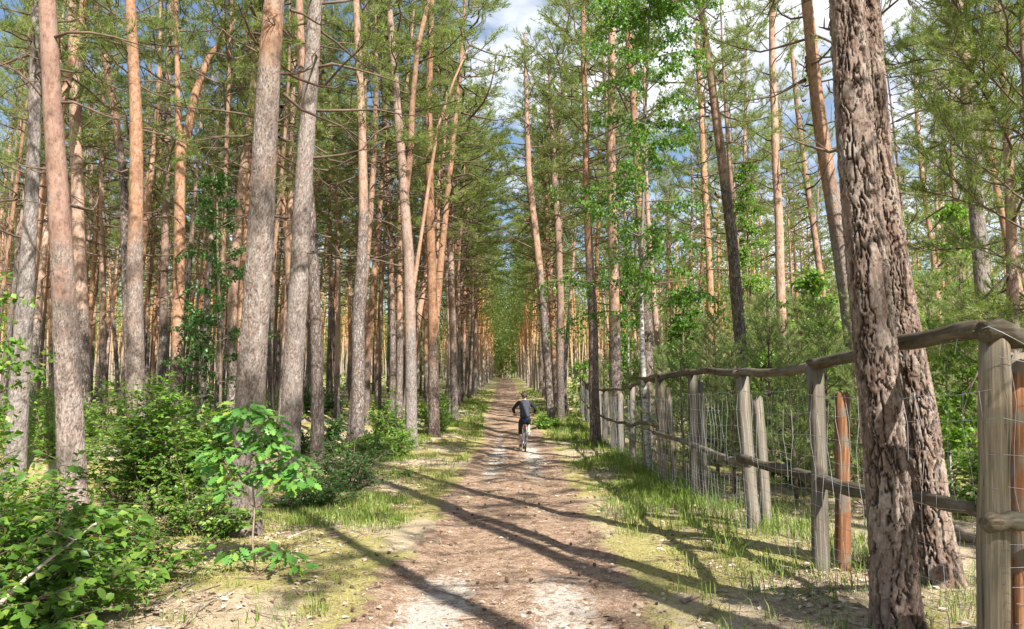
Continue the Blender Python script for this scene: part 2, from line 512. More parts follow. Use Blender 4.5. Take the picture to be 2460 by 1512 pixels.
M['metal'] = plain('bike_metal', (.6, .61, .63), .3, .9, .05)
M['frame_paint'] = plain('bike_frame_paint', (.55, .56, .58), .35, .1, .06)
M['black'] = plain('black_plastic', (.018, .018, .02), .5)
M['blue'] = plain('blue_saddle', (.02, .09, .5), .45)
M['red'] = plain('red_reflector', (.6, .02, .015), .3)
M['yellow'] = plain('yellow_reflector', (.6, .5, .06), .4)
M['skin'] = plain('skin', (.56, .34, .25), .55, 0, .06)
M['hair'] = plain('brown_hair', (.06, .037, .024), .6, 0, .4, 60, .4)
M['top'] = plain('dark_grey_knit', (.036, .037, .052), .85, 0, .3, 22, .3)
M['sleeve'] = plain('black_sleeve', (.014, .014, .018), .85, 0, .3, 22)
M['leggings'] = plain('black_leggings', (.016, .016, .022), .8, 0, .3, 22)
M['shoe_grey'] = plain('grey_shoe', (.5, .48, .5), .7)
M['shoe_red'] = plain('red_shoe_heel', (.22, .03, .03), .7)


def birchmat():
    m, nt, out = newmat('birch_bark'); L = nt.links
    tc = nd(nt, 'ShaderNodeTexCoord')
    mp = nd(nt, 'ShaderNodeMapping'); mp.inputs['Scale'].default_value = (1, 1, 3.2); L.new(tc.outputs['Object'], mp.inputs['Vector'])
    n = noise(nt, mp.outputs['Vector'], 7, 5, .6)
    c = ramp(nt, n, [(.36, (.05, .045, .04)), (.48, (.30, .28, .25)), (.62, (.52, .50, .47)), (.8, (.6, .58, .55))])
    b = nd(nt, 'ShaderNodeBsdfPrincipled'); b.inputs['Roughness'].default_value = .6
    sp_ = nd(nt, 'ShaderNodeSeparateXYZ'); L.new(tc.outputs['Object'], sp_.inputs[0])
    c = mixc(nt, mrange(nt, sp_.outputs['Z'], 2.2, 4.5), c, (.15, .11, .085))
    L.new(c, b.inputs['Base Color']); L.new(b.outputs[0], out.inputs[0])
    return m


M['birch'] = birchmat()

# ------------------------------------------------------------------ ground and path: one sheet, cut along the path's ragged edge
xs = np.concatenate([-np.geomspace(420, 13, 34), np.arange(-12.6, -5, .30), np.arange(-5, 5.001, .06), np.arange(5.3, 13, .30), np.geomspace(13.3, 420, 34)])
ys = np.concatenate([np.linspace(-80, 2.5, 30), np.arange(2.8, 12, .055), np.arange(12, 30, .13), np.arange(30, 60, .35), np.arange(60, 165, 1.0), np.geomspace(166, 900, 30)])
gx, gy = np.meshgrid(xs, ys)
nx, ny = len(xs), len(ys)
dxp = gx - cpath(gy)
halfw = .93 + .16 * sst(7, 18, gy) + .35 * (fbm(gx * 0, gy * .35, 21, 3) - .5) + .45 * (fbm(gx * 1.6, gy * 1.6, 5, 4) - .5)
halfw = halfw + .10 * sst(8, 3, gy)
pathness = sst(.28, -.28, np.abs(dxp) - halfw)
near_fade = sst(60, 20, gy)
gz = H(gx, gy) + near_fade * (.022 * (fbm(gx * 6, gy * 6, 31, 3) - .5) + .018 * (fbm(gx * 15, gy * 15, 37, 2) - .5) * (1 - pathness))
moss = fbm(gx * .55, gy * .45, 41, 4)
moss = np.clip((moss - .5) * 2.6 + .55, 0, 1) + .25 * sst(2.6, 1.2, np.abs(dxp))
track = np.exp(-((dxp - .45) / .42) ** 2) + np.exp(-((dxp + .5) / .36) ** 2)
zone = np.interp(gy, [0, 4.6, 5.8, 6.6, 7.4, 11, 13.5, 15.5, 22, 27, 32, 70, 90], [.95, .95, .85, .65, .2, .12, .15, .75, .9, .6, .4, .45, .1])
sand = np.clip(track, 0, 1) * zone * (.45 + .8 * fbm(gx * 1.1, gy * .9, 61, 4)) * pathness
GV = np.stack([gx, gy, gz], -1).reshape(-1, 3)
ii = (np.arange(ny - 1)[:, None] * nx + np.arange(nx - 1)[None, :])
GQ = np.stack([ii, ii + 1, ii + nx + 1, ii + nx], -1).reshape(-1, 4)
fp = ((pathness[:-1, :-1] + pathness[1:, 1:] + pathness[:-1, 1:] + pathness[1:, :-1]) / 4 > .5).ravel()
fp &= (gy[:-1, :-1] < 170).ravel() & (gy[:-1, :-1] > -30).ravel()


def sub_sheet(name, sel):
    q = GQ[sel]; u, inv = np.unique(q, return_inverse=True)
    me = mesh_np(name, GV[u], None, inv.reshape(-1, 4), M['ground'], True,
                 {'pathness': pathness.ravel()[u], 'moss': moss.ravel()[u], 'sand': sand.ravel()[u]})
    return link(name, me, kind='structure')


sub_sheet('ground', ~fp)
sub_sheet('path', fp)


# ------------------------------------------------------------------ leaves, needles
def unit(v):
    return v / (np.linalg.norm(v, axis=-1, keepdims=True) + 1e-12)


def leaf_cards(P, D, N, Ln, Wd, rnd):
    """folded leaf: 4 triangles round a midrib, as arrays"""
    n = len(P)
    S = unit(np.cross(D, N)); N2 = unit(np.cross(S, D))
    Ln = Ln[:, None]; Wd = Wd[:, None]
    b = P; t = P + D * Ln - N2 * Ln * .12
    m = P + D * Ln * .45 - N2 * Wd * .10
    l = P + D * Ln * .42 + S * Wd * .5 + N2 * Wd * .08
    r = P + D * Ln * .42 - S * Wd * .5 + N2 * Wd * .08
    V = np.stack([b, l, t, r, m], 1).reshape(-1, 3)
    o = np.arange(n)[:, None] * 5
    T = np.concatenate([o + [0, 4, 1], o + [1, 4, 2], o + [0, 3, 4], o + [3, 2, 4]], 1).reshape(-1, 3)
    return V, T, np.repeat(rnd, 5)


def needle_tufts(P, D, n_per, Ln, Wd, rg, spread=.85):
    """n_per thin needles at each shoot point P, fanning about the shoot direction D"""
    k = len(P)
    d = D[:, None, :] * 1.0 + spread * rg.normal(size=(k, n_per, 3))
    d = unit(d)
    L_ = Ln * (.7 + .6 * rg.random((k, n_per, 1)))
    base = P[:, None, :] + D[:, None, :] * (rg.random((k, n_per, 1)) - .5) * Ln * 1.2
    s = unit(np.cross(d, rg.normal(size=(k, n_per, 3)))) * Wd * .5
    V = np.stack([base - s, base + s, base + d * L_], 2).reshape(-1, 3)
    T = np.arange(len(V)).reshape(-1, 3)
    rnd = np.repeat(rg.random(k) * .75 + .0, n_per * 3) + np.repeat(rg.random(k * n_per) * .25, 3)
    return V, T, rnd


class Pine:
    """one pine: axis curve, trunk, branches, crown, ready to copy"""
    def __init__(s, seed, Ht=18.0, cb=.47, n_limb=44, r0=.165, tuft_n=12, Ln=.135, Wd=.0135, reach=2.3, dead=16, trunk=True, mat='needles', bend=.35, dens=1.0, dead_from=.2, br_r=.022, u0=.42):
        rg = np.random.default_rng(seed)
        s.H = Ht; s.cb = cb
        a1, a2 = rg.normal(size=2) * bend; p1, p2 = rg.random(2) * 6.28; f1, f2 = 3 + 3 * rg.random(2)
        ax = lambda z: np.array([a1 * (math.sin(f1 * z / Ht + p1) - math.sin(p1)), a2 * (math.sin(f2 * z / Ht + p2) - math.sin(p2)), z])
        s.ax = ax
        rad = lambda z: r0 * max(0.02, 1 - z / Ht) ** .72 * (1 + .35 * math.exp(-z / .22))
        if trunk:
            mb = MB(); zs = np.concatenate([[-.25, 0, .15, .35, .7], np.linspace(1.2, Ht * .985, 30)])
            mb.tube([ax(max(z, 0)) + np.array([0, 0, min(z, 0)]) for z in zs], [rad(max(z, 0)) for z in zs], 12, wob=.05)
            s.trunk = mb.mesh('trunk', M['bark'])
        br = MB()
        for i in range(dead):
            z = Ht * (dead_from + (cb + .06 - dead_from) * rg.random() ** .7); az = rg.random() * 6.28; L = (.25 + 1.5 * rg.random() ** 1.6)
            d = np.array([math.cos(az), math.sin(az), rg.normal() * .25 + .1]); p = ax(z); pts = [p]
            for q in range(4):
                d = unit(d + rg.normal(size=3) * .22 + np.array([0, 0, .03])); p = p + d * L / 4; pts.append(p)
            br.tube(pts, np.linspace(.022, .005, 5) * (.7 + .5 * L), 4, False)
            for q in (2, 3):
                dd = unit(d + rg.normal(size=3) * .7); br.tube([pts[q], pts[q] + dd * L * .2, pts[q] + dd * L * .4 + np.array([0, 0, -.03])], [.009, .006, .003], 3, False)
        TP = []; TD = []
        for i in range(n_limb):
            t = (i + rg.random()) / n_limb; t = t ** .9
            z = Ht * (cb + (.985 - cb) * t); az = i * 2.4 + rg.normal() * .5
            L = (reach * (1 - t) ** .55 * (.55 + .45 * min(1, t * 4 + .1)) + .35) * (.55 + .7 * rg.random())
            el = R(-8 + 62 * t ** 1.4 + rg.normal() * 12)
            d = np.array([math.cos(az) * math.cos(el), math.sin(az) * math.cos(el), math.sin(el)]); p = ax(z); pts = [p]
            for q in range(5):
                d = unit(d + rg.normal(size=3) * .20 + np.array([0, 0, .10])); p = p + d * L / 5; pts.append(p)
            pts = np.array(pts)
            br.tube(pts, np.linspace(br_r * (.5 + L / 2.4), min(.008, br_r * .4), 6), 5, False)
            ns = int((3 + L * 4.2) * dens)
            for q in range(ns):
                u = u0 + (1 - u0) * (q + rg.random()) / ns; k = min(int(u * 5), 4); w = u * 5 - k
                b0 = pts[k] * (1 - w) + pts[k + 1] * w; dl = unit(pts[k + 1] - pts[k])
                sd = unit(np.cross(dl, [0, 0, 1.0])) * (1 if q % 2 else -1)
                dd = unit(dl * .7 + sd * (.5 + .5 * rg.random()) + np.array([0, 0, .35 * rg.random()]) + rg.normal(size=3) * .22)
                l2 = (.20 + .34 * rg.random()) * (1.2 - .5 * u)
                e = b0 + dd * l2 + np.array([0, 0, .05])
                br.tube([b0, b0 + dd * l2 * .5, e], [.008, .006, .003], 3, False)
                for v in np.linspace(.4, 1.05, 4):
                    TP.append(b0 + dd * l2 * v + rg.normal(size=3) * .035); TD.append(unit(dd + np.array([0, 0, .5]) + rg.normal(size=3) * .4))
        s.branches = br.mesh('branches', M['branch'])
        V, T, rn = needle_tufts(np.array(TP), np.array(TD), tuft_n, Ln, Wd, rg)
        s.crown = mesh_np('crown', V, T, None, M[mat], False, {'rnd': rn})


NV = 8
VAR = [Pine(100 + i, Ht=17.5 + (i % 3) * .8, cb=.42 + .02 * (i % 4), bend=.18 + .07 * (i % 3), n_limb=34, reach=2.0 + .12 * (i % 4)) for i in range(NV)]


def put_pine(v, label, loc, rz, sc, orange, group=None, tilt=(0, 0), wide=1.0):
    pn = VAR[v % NV]
    t = thing('pine_tree', label, 'pine tree', loc, group=group, scale=sc, rot=(tilt[0], tilt[1], rz))
    tr = link('trunk', pn.trunk, t); tr['orange_from'] = orange
    w_ = (wide, wide, 1)
    link('branches', pn.branches, t, kind='stuff', scale=w_); link('crown', pn.crown, t, kind='stuff', scale=w_)
    return t


# ------------------------------------------------------------------ the pines the photo shows one by one
def bark_field(nu, rows, circ, zs, seed, cw=.052, ch=.105):
    """bark relief on the unrolled trunk: long wandering furrows, plates broken across into overlapping flakes.
    returns relief (0..1), crack (0 in the crack), plate tone (0..1)"""
    u = np.arange(nu)[None, :] / nu * circ / cw + 0 * zs[:, None]
    v = zs[:, None] / ch + 0 * u
    wu = u + 1.1 * (fbm(u * .5, v * .8, seed + 5, 3) - .5)
    n1 = fbm(wu * .62, v * .30, seed + 1, 4); n2 = fbm(wu * .62 + 31, v * .30 + 9, seed + 2, 4)
    f1 = np.minimum(np.minimum(np.abs(n1 - .43), np.abs(n1 - .57)), np.abs(n2 - .5) * 1.1)
    width = .012 + .022 * fbm(u * .3, v * .25, seed + 3, 2)
    fur = sst(.12, .9, f1 / (width * 1.25))
    # cross breaks: each strip between furrows steps down at its own heights
    strip = np.floor(n1 * 7) * 3.7 + np.floor(n2 * 5) * 5.3
    q = v * .9 + strip + 1.5 * (fbm(u * .9, v * .7, seed + 7, 3) - .5)
    fq = q - np.floor(q); pid = hsh(np.floor(q), np.floor(n1 * 7) + 13 * np.floor(n2 * 5), seed + 8)
    lip = sst(0, .05, fq)
    q2 = v * 2.6 + strip + 2.4 * (fbm(u * 1.4, v * 1.2, seed + 21, 3) - .5)
    f2 = q2 - np.floor(q2); pid2 = hsh(np.floor(q2), np.floor(n1 * 14) + 13 * np.floor(n2 * 9), seed + 22)
    crack = np.clip(fur * (.35 + .65 * lip) * (.75 + .25 * sst(0, .15, f2)), 0, 1)
    relief = fur * (.40 + .26 * pid + .22 * pid2 + .16 * (1 - fq) * lip + .14 * (1 - f2))
    relief = relief + .10 * (fbm(u * 4, v * 3, seed + 30, 2) - .5)
    tone = np.clip(.42 * pid + .40 * pid2 + .9 * (fbm(u * 1.2, v * .9, seed + 31, 4) - .5) + .12, 0, 1)
    return relief, crack, tone


HEROES = []   # (short name, px at eye level, distance)


def hero(name, short, label, pts, d, detail=0, orange=4.5, top_h=19.0, crown=None, dead=(), forks=(), group=None, seed=0, cell=(.034, .06), wf=1.0, bark='bark_near'):
    """pts: (px, py, width px) down the trunk as the photo shows it, base first"""
    rg = np.random.default_rng(500 + seed)
    P = np.array([pix(px, py, d) for px, py, w in pts]); rad = np.array([rpx(a, w * wf, d) for a, _, w in pts])
    gz0 = ground(P[0][0], d)
    # put the foot on the ground
    if P[0][2] > gz0:
        dirn = (P[0] - P[1]); dirn = dirn / abs(dirn[2]); foot = P[0] + dirn * (P[0][2] - gz0)
        P = np.concatenate([foot[None], P]); rad = np.concatenate([[rad[0] * 1.02], rad])
    else:
        P[0][2] = gz0
    base = np.array([P[0][0], d, gz0])
    P = P - base
    # carry the trunk on above the frame
    k = len(P); sl = (P[-1] - P[-2]) / (P[-1][2] - P[-2][2] + 1e-6)
    zt = P[-1][2]; r_t = rad[-1]
    if top_h > zt + 1:
        for q in (.33, .66, 1.0):
            z = zt + (top_h - zt) * q
            P = np.concatenate([P, (P[k - 1] + sl * (z - zt) * (1 - .3 * q))[None]]); rad = np.concatenate([rad, [max(.02, r_t * (1 - q) ** .7)]])
    zz = P[:, 2]
    wig = lambda z, s_: .05 * (vnoise(z * .55, z * 0 + s_, seed) - .5) * sst(0, 2, z)
    t = thing(name, label, 'pine tree', tuple(base), group=group)
    fx = lambda z: np.interp(z, zz, P[:, 0]) + (wig(np.asarray(z, float), 3.3) if detail < 2 else 0)
    fr = lambda z: np.interp(z, zz, rad)
    # depth wiggle so the trunk is not flat in a plane
    fy = lambda z: .12 * np.sin(np.asarray(z, float) * .35 + seed) * sst(1, 6, z)
    zend = zz[-1]
    if detail:
        dz = (.011 if cell[0] > .045 else .016) if detail == 2 else .024
        zvis = min(zend, zz[k - 1] + .6)
        zs = np.concatenate([np.arange(-.12, zvis, dz), np.arange(zvis, zend, .5), [zend]])
        r0 = float(fr(1.0)); nu = int(2 * math.pi * r0 / (dz * .62)); nu = max(48, min(nu, 190))
        rel, crk, pid = bark_field(nu, len(zs), 2 * math.pi * r0, zs, 900 + seed, cell[0], cell[1])
        if cell[0] < .045: crk = .5 + .5 * crk; pid = np.clip(pid + .18, 0, 1)
        th = np.arange(nu) * 2 * math.pi / nu
        depth = (.030 if cell[0] > .045 else .009) * np.clip(1.15 - zs / max(orange * 2.0, 6.0), .25, 1)
        flare = 1 + (.22 if bark == 'bark_near' else .10) * np.exp(-np.clip(zs, 0, 9) / .2)[:, None] * (1 + .5 * np.sin(3 * th + seed)[None, :])
        lump = 1 + .05 * (fbm(np.cos(th)[None, :] * 1.2 + 7 + 0 * zs[:, None], np.sin(th)[None, :] * 1.2 + zs[:, None] * .8, 77 + seed, 3) - .5)
        th = th + math.pi / 2
        rr = fr(zs)[:, None] * flare * lump - depth[:, None] * 1.0 + depth[:, None] * rel
        V = np.stack([fx(zs)[:, None] + rr * np.cos(th)[None, :], fy(zs)[:, None] + rr * np.sin(th)[None, :], np.broadcast_to(zs[:, None], rr.shape)], -1).reshape(-1, 3)
        i = np.arange(len(zs) - 1)[:, None] * nu; j = np.arange(nu)[None, :]; j2 = (j + 1) % nu
        Q = np.stack([i + j, i + j2, i + nu + j2, i + nu + j], -1).reshape(-1, 4)
        me = mesh_np('trunk', V, None, Q, M[bark], True, {'crack': crk.ravel(), 'plate': pid.ravel()})
    else:
        zs = np.concatenate([[-.2, 0, .12, .3, .6], np.arange(1, zend, .45), [zend]])
        mb = MB()
        mb.tube(np.stack([fx(np.maximum(zs, 0)), fy(zs), zs], -1), fr(zs) * (1 + .28 * np.exp(-np.clip(zs, 0, 9) / .22)), 18, wob=.05)
        me = mb.mesh('trunk', M['bark'])
    tr = link('trunk', me, t); tr['orange_from'] = orange
    for fk in forks:
        mb = MB(); q = np.array([pix(a, b, d) for a, b, c in fk]) - base
        q[:, 1] += .15 * np.linspace(0, 1, len(q)) * (1 + seed % 3)
        q[:, 1] += fy(q[:, 2]); fr_ = [c * .5 * d / 1777 for a, b, c in fk]
        z_ = q[0][2] - .55; q = np.concatenate([[[float(fx(z_)), float(fy(z_)), z_]], q]); fr_ = [fr_[0] * .9] + fr_
        mb.tube(q, fr_, 10, wob=.06)
        lb = link('limb', mb.mesh('limb', M['bark']), t); lb['orange_from'] = orange - 3
        pn = VAR[(seed + 3) % NV]; f_s = .5
        off = q[-1] - np.array([0, 0, pn.H * .62 * f_s]); off[:2] -= pn.ax(pn.H * .62)[:2] * f_s
        link('branches', pn.branches, t, tuple(off), scale=f_s, kind='stuff'); link('crown', pn.crown, t, tuple(off), scale=f_s, kind='stuff')
    for (z, az, L, r) in dead:
        mb = MB(); p = np.array([fx(z), fy(z), z], float); dd = np.array([math.cos(az), math.sin(az), .15]); pp = [p]
        for q in range(5):
            dd = unit(dd + rg.normal(size=3) * .22 + np.array([0, 0, .05])); p = p + dd * L / 5; pp.append(p)
        mb.tube(pp, np.linspace(r, r * .25, 6), 6)
        for q in (3, 4):
            d2 = unit(dd + rg.normal(size=3) * .6); mb.tube([pp[q], pp[q] + d2 * L * .25], [r * .4, r * .15], 4)
        link('dead_branch', mb.mesh('dead_branch', M['branch']), t)
    if crown is not None:
        pn = VAR[crown % NV]; zc = pn.H * .62
        sc = zend / pn.H
        off = np.array([float(fx(zc * sc)), float(fy(zc * sc)), 0]) - np.array([*pn.ax(zc)[:2], 0]) * sc
        link('branches', pn.branches, t, tuple(off), scale=sc, kind='stuff'); link('crown', pn.crown, t, tuple(off), scale=sc, kind='stuff')
    else:
        pass
    pj = project(base + np.array([0, 0, 1.6]))
    HEROES.append((short, pj[0], d))
    return t


a_ = math.pi
hero('pine_tree', 'leaning grey pine at the left edge', 'thick leaning grey pine at the far left edge of the photo', [(36, 1120, 62), (48, 900, 60), (62, 620, 46), (82, 330, 40), (97, 0, 34)], 12.6, 1, 9.5, crown=0,
     dead=[(6.2, a_ * .9, .9, .03), (5.2, 2.6, .7, .025), (7.4, 2.9, 1.4, .03), (4.4, .4, .8, .02)], seed=1, wf=.88)
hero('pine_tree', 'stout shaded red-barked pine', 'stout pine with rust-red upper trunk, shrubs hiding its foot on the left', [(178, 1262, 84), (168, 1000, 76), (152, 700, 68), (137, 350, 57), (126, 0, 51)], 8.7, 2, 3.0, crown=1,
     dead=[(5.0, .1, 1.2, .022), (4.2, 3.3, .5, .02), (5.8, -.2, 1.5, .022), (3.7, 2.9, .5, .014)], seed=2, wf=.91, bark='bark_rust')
hero('pine_tree', 'orange pine close behind the red-barked one', 'orange pine half hidden just behind the stout red-barked pine', [(200, 900, 36), (192, 450, 32), (177, 200, 28), (168, 0, 26)], 19, 0, 3.5, crown=2, dead=[(6, .3, 1.6, .02), (7.5, 2.7, 1.3, .02)], seed=3)
hero('pine_tree', 'thin pale leaning pine', 'thin pale leaning pine crossing behind the straight orange pine', [(315, 980, 26), (308, 700, 24), (294, 420, 21), (262, 210, 19), (224, 0, 15)], 22, 0, 9, crown=3, seed=4)
hero('pine_tree', 'straight tall orange pine', 'straight tall pine, grey below and pale orange from mid height, in the left stand', [(328, 965, 46), (326, 640, 40), (320, 330, 34), (307, 0, 28)], 15.5, 1, 4.5, crown=4,
     dead=[(6.4, .2, .7, .015), (4.9, 2.9, .5, .015), (8, .3, 1.2, .02)], seed=5)
hero('pine_tree', 'slender brown pine left of the forked one', 'slender brown pine just left of the forked bright orange pine', [(388, 940, 22), (392, 650, 20), (405, 280, 17), (413, 0, 14)], 28, 0, 4, crown=5, seed=6)
hero('pine_tree', 'forked bright orange pine', 'pine forking into two bright orange limbs in the left stand', [(424, 950, 30), (430, 560, 28), (437, 370, 27), (432, 300, 15), (428, 100, 12), (426, 0, 10)], 21, 0, 2.5, crown=6,
     forks=[[(438, 380, 22), (455, 300, 20), (470, 220, 18), (498, 140, 15), (530, 90, 11), (560, 40, 7)]], seed=7)
hero('pine_tree', 'pair of dark red pines', 'dark red slender pine with shaded trunk left of the pale thick pine', [(553, 1000, 26), (560, 700, 24), (590, 400, 22), (612, 200, 20), (622, 0, 20)], 23, 0, 3, crown=7, seed=8)
hero('pine_tree', 'pale thick pine', 'thick pale grey sunlit pine with orange streaks near the top, behind oak sapling', [(583, 1285, 88), (594, 1080, 76), (606, 880, 71), (624, 620, 66), (640, 380, 62), (655, 170, 57), (668, 0, 50)], 8.2, 2, 5.2, crown=0,
     dead=[(5.15, .15, .5, .024), (4.55, -.1, .42, .022), (3.9, .3, .3, .016)], seed=9)
hero('pine_tree', 'dark grey pine', 'dark grey pine curving upward just right of the pale thick pine', [(697, 1055, 52), (706, 850, 50), (724, 580, 46), (738, 330, 41), (750, 120, 38), (757, 0, 34)], 12.8, 1, 11, crown=1,
     dead=[(6.6, .2, 2.0, .03), (5.7, .1, 1.7, .028), (5.2, 2.8, .6, .02), (7.4, -.3, 2.0, .03), (4.0, .2, .5, .018)], seed=10)
hero('pine_tree', 'grey pine with dark upper stem', 'grey pine with a darker bend halfway up, next to the shaded shrubs', [(858, 1035, 34), (863, 750, 30), (872, 520, 25), (868, 300, 20), (856, 0, 17)], 20, 0, 6.5, crown=2, dead=[(5.2, .3, 1.3, .02), (7.6, 2.6, 1.5, .02)], seed=11)
hero('pine_tree', 'double-stemmed orange pine', 'double-stemmed pine with orange upper stems and a pale grey foot beside the path', [(989, 1078, 29), (986, 850, 27), (980, 620, 26), (970, 440, 24), (952, 240, 19), (935, 0, 15)], 21.5, 1, 3.4, crown=3,
     forks=[[(975, 445, 18), (985, 360, 17), (990, 240, 15), (1003, 110, 13), (1030, 0, 10)], [(992, 690, 12), (1008, 580, 9), (1030, 430, 9), (1052, 300, 8), (1090, 190, 6), (1130, 100, 4)]], dead=[(4.5, .2, .9, .02), (5.3, .5, .8, .018)], seed=12)
hero('pine_tree', 'shaded pine right of the double-stemmed one', 'pine with shaded brown middle and pale foot nearest the path on the left', [(1043, 1037, 26), (1041, 820, 24), (1034, 520, 22), (1030, 300, 18), (1036, 60, 14)], 26, 0, 3.2, crown=4, seed=13)
hero('pine_tree', 'leaning orange pine by the path rows', 'orange pine of the path-side row with a slight lean, left of the cyclist', [(1092, 985, 18), (1085, 700, 16), (1082, 480, 15), (1086, 300, 13)], 34, 0, 2.8, crown=5, seed=14)
hero('pine_tree', 'leaning dark-footed pine', 'leaning pine with dark foot and orange top, just right of the cyclist', [(1322, 975, 20), (1304, 720, 18), (1284, 540, 17), (1270, 420, 15), (1266, 290, 12)], 31, 0, 6, crown=6, dead=[(8, 2.8, 1.4, .02)], seed=15)
hero('pine_tree', 'bright orange pine at the fence end', 'bright orange sunlit pine standing where the fence ends', [(1347, 975, 18), (1346, 740, 17), (1341, 540, 16), (1332, 420, 14), (1326, 300, 12)], 33, 0, 3.0, crown=7, seed=16)
hero('pine_tree', 'pale straight pine along the fence', 'pale straight pine rising behind the far fence posts', [(1430, 1035, 26), (1422, 740, 22), (1410, 430, 17), (1402, 100, 13)], 23.5, 0, 5.5, crown=0, dead=[(7.5, 2.7, 1.2, .018), (8.6, .3, 1.3, .018)], seed=17)
hero('pine_tree', 'brown pine behind the birch leaves', 'brown pine half veiled by the birch leaves beside the fence', [(1482, 1000, 27), (1474, 640, 24), (1468, 300, 20), (1470, 0, 16)], 22.5, 0, 3.8, crown=1, seed=18)
hero('pine_tree', 'dark pine touching the birch', 'dark shaded pine directly behind the slim white birch stem', [(1562, 1090, 30), (1556, 880, 27), (1550, 640, 24), (1536, 440, 20), (1520, 220, 17), (1500, 0, 13)], 17, 0, 6.0, crown=2, seed=19)
hero('pine_tree', 'leaning dark pine beyond the fence', 'leaning dark pine with an orange top rising behind the fence rail', [(1800, 1150, 34), (1782, 830, 30), (1762, 600, 28), (1735, 400, 24), (1706, 200, 20), (1678, 0, 15)], 17.5, 0, 7.0, crown=3, dead=[(7.6, .2, 1.4, .02), (6.4, 2.9, 1.0, .016)], seed=20)
hero('pine_tree', 'orange pine left of the leaning dark one', 'sunlit orange pine seen left of the leaning dark pine', [(1712, 960, 17), (1704, 680, 16), (1690, 400, 14), (1680, 180, 12)], 31, 0, 2.5, crown=4, seed=21)
hero('pine_tree', 'straight pale pine in the young growth', 'straight pale pine rising out of the young growth behind the fence', [(1882, 960, 25), (1874, 700, 23), (1864, 380, 20), (1858, 0, 16)], 24, 0, 3.4, crown=5, dead=[(7.7, .2, 1.6, .02), (6.5, 2.8, 1.2, .018)], seed=22)
hero('pine_tree', 'slanting orange pine', 'slanting slender orange pine between the pale pine and the big trunks', [(1998, 900, 17), (1968, 640, 16), (1940, 430, 14), (1915, 250, 12), (1900, 120, 10)], 33, 0, 1.5, crown=6, seed=23)
hero('pine_tree', 'grey plated pine beside the big trunks', 'grey plated leaning pine partly hidden by the big twin trunks', [(2062, 1000, 38), (2035, 720, 40), (2008, 520, 40), (1982, 340, 37), (1960, 170, 33), (1942, 0, 29)], 15, 1, 5.6, crown=7, dead=[(6.7, .4, .8, .02), (5.4, .1, .5, .016)], seed=24)
hero('pine_tree', 'front of the big twin trunks', 'biggest nearest pine with deep plated bark, standing in front of the fence rails', [(2160, 1545, 134), (2156, 1506, 128), (2140, 1256, 116), (2119, 1006, 108), (2096, 756, 112), (2064, 378, 104), (2047, 0, 95)], 4.75, 2, 9.0, crown=0, seed=25, cell=(.05, .13), bark='bark_big')
hero('pine_tree', 'rear of the big twin trunks', 'second big plated pine close behind the nearest pine, inside the fence', [(2260, 1418, 112), (2240, 1256, 96), (2212, 1006, 90), (2165, 756, 92), (2112, 378, 86), (2086, 0, 78)], 5.95, 2, 9.5, crown=1, seed=26, cell=(.048, .12), bark='bark_big')
hero('pine_tree', 'pale plated pine behind the corner post', 'pale plated pine with dark shaded side behind the corner post', [(2392, 960, 46), (2364, 700, 42), (2338, 430, 39), (2312, 200, 35), (2288, 0, 30)], 12.5, 1, 6.5, crown=2, dead=[(5.8, .3, 1.2, .022), (7, 2.9, 2.0, .025)], seed=27)
hero('pine_tree', 'thin leaning pine at the right edge', 'thin leaning sunlit pine at the right edge of the photo', [(2458, 820, 22), (2425, 640, 22), (2395, 500, 19), (2368, 370, 16), (2352, 250, 12)], 16, 0, 3.5, crown=None, top_h=9, seed=28)
hero('pine_tree', 'slim orange pine right of the big trunks', 'slim orange pine showing just right of the big twin trunks', [(2262, 880, 14), (2245, 640, 14), (2218, 420, 12), (2205, 250, 10)], 30, 0, 1.5, crown=4, seed=29)

# ------------------------------------------------------------------ the rest of the stand: the nearest 270 as trees of their own
hx = [(bpy.context.scene.objects[o.name].location.x, o.location.y) for o in COL.objects if o.name.startswith('pine_tree')]
placed = list(hx)
fill = []
rg = np.random.default_rng(77)


def free(x, y, sp):
    for (a, b) in placed:
        if (a - x) ** 2 + (b - y) ** 2 < sp * sp: return False
    return True


def in_view(x, y, m=60):
    if y < 1: return False
    p = project((x, y, EYE)); return p is not None and -m < p[0] < 2460 + m


# rows along the path
for y0 in np.arange(29, 72, 2.0):
    for s_ in (-1, 1):
        y = y0 + rg.normal() * .5
        x = cpath(y) + s_ * (2.5 + .8 * rg.random()) - (0.3 if s_ < 0 else -.3)
        if y < 38 and s_ > 0: x += 1.2
        if free(x, y, 1.3): placed.append((x, y)); fill.append((x, y))
tries = 0
while len(fill) < 268 and tries < 60000:
    tries += 1
    y = 15 + 44 * rg.random() ** .72; x = rg.uniform(-.75, .75) * (y + 3)
    dx = x - cpath(y)
    if not in_view(x, y) or abs(dx) < 3.3 + .02 * y: continue
    p = project((x, y, EYE))
    right = dx > 0
    if y < 17 and not (p[0] < 520): continue
    if right and y < 24: continue
    if right and rg.random() < .52: continue
    # keep the view of the best known trunks open
    if any(abs(h[1] - p[0]) < 34 and y < h[2] for h in HEROES): continue
    if not free(x, y, 1.45 if not right else 2.2): continue
    placed.append((x, y)); fill.append((x, y))
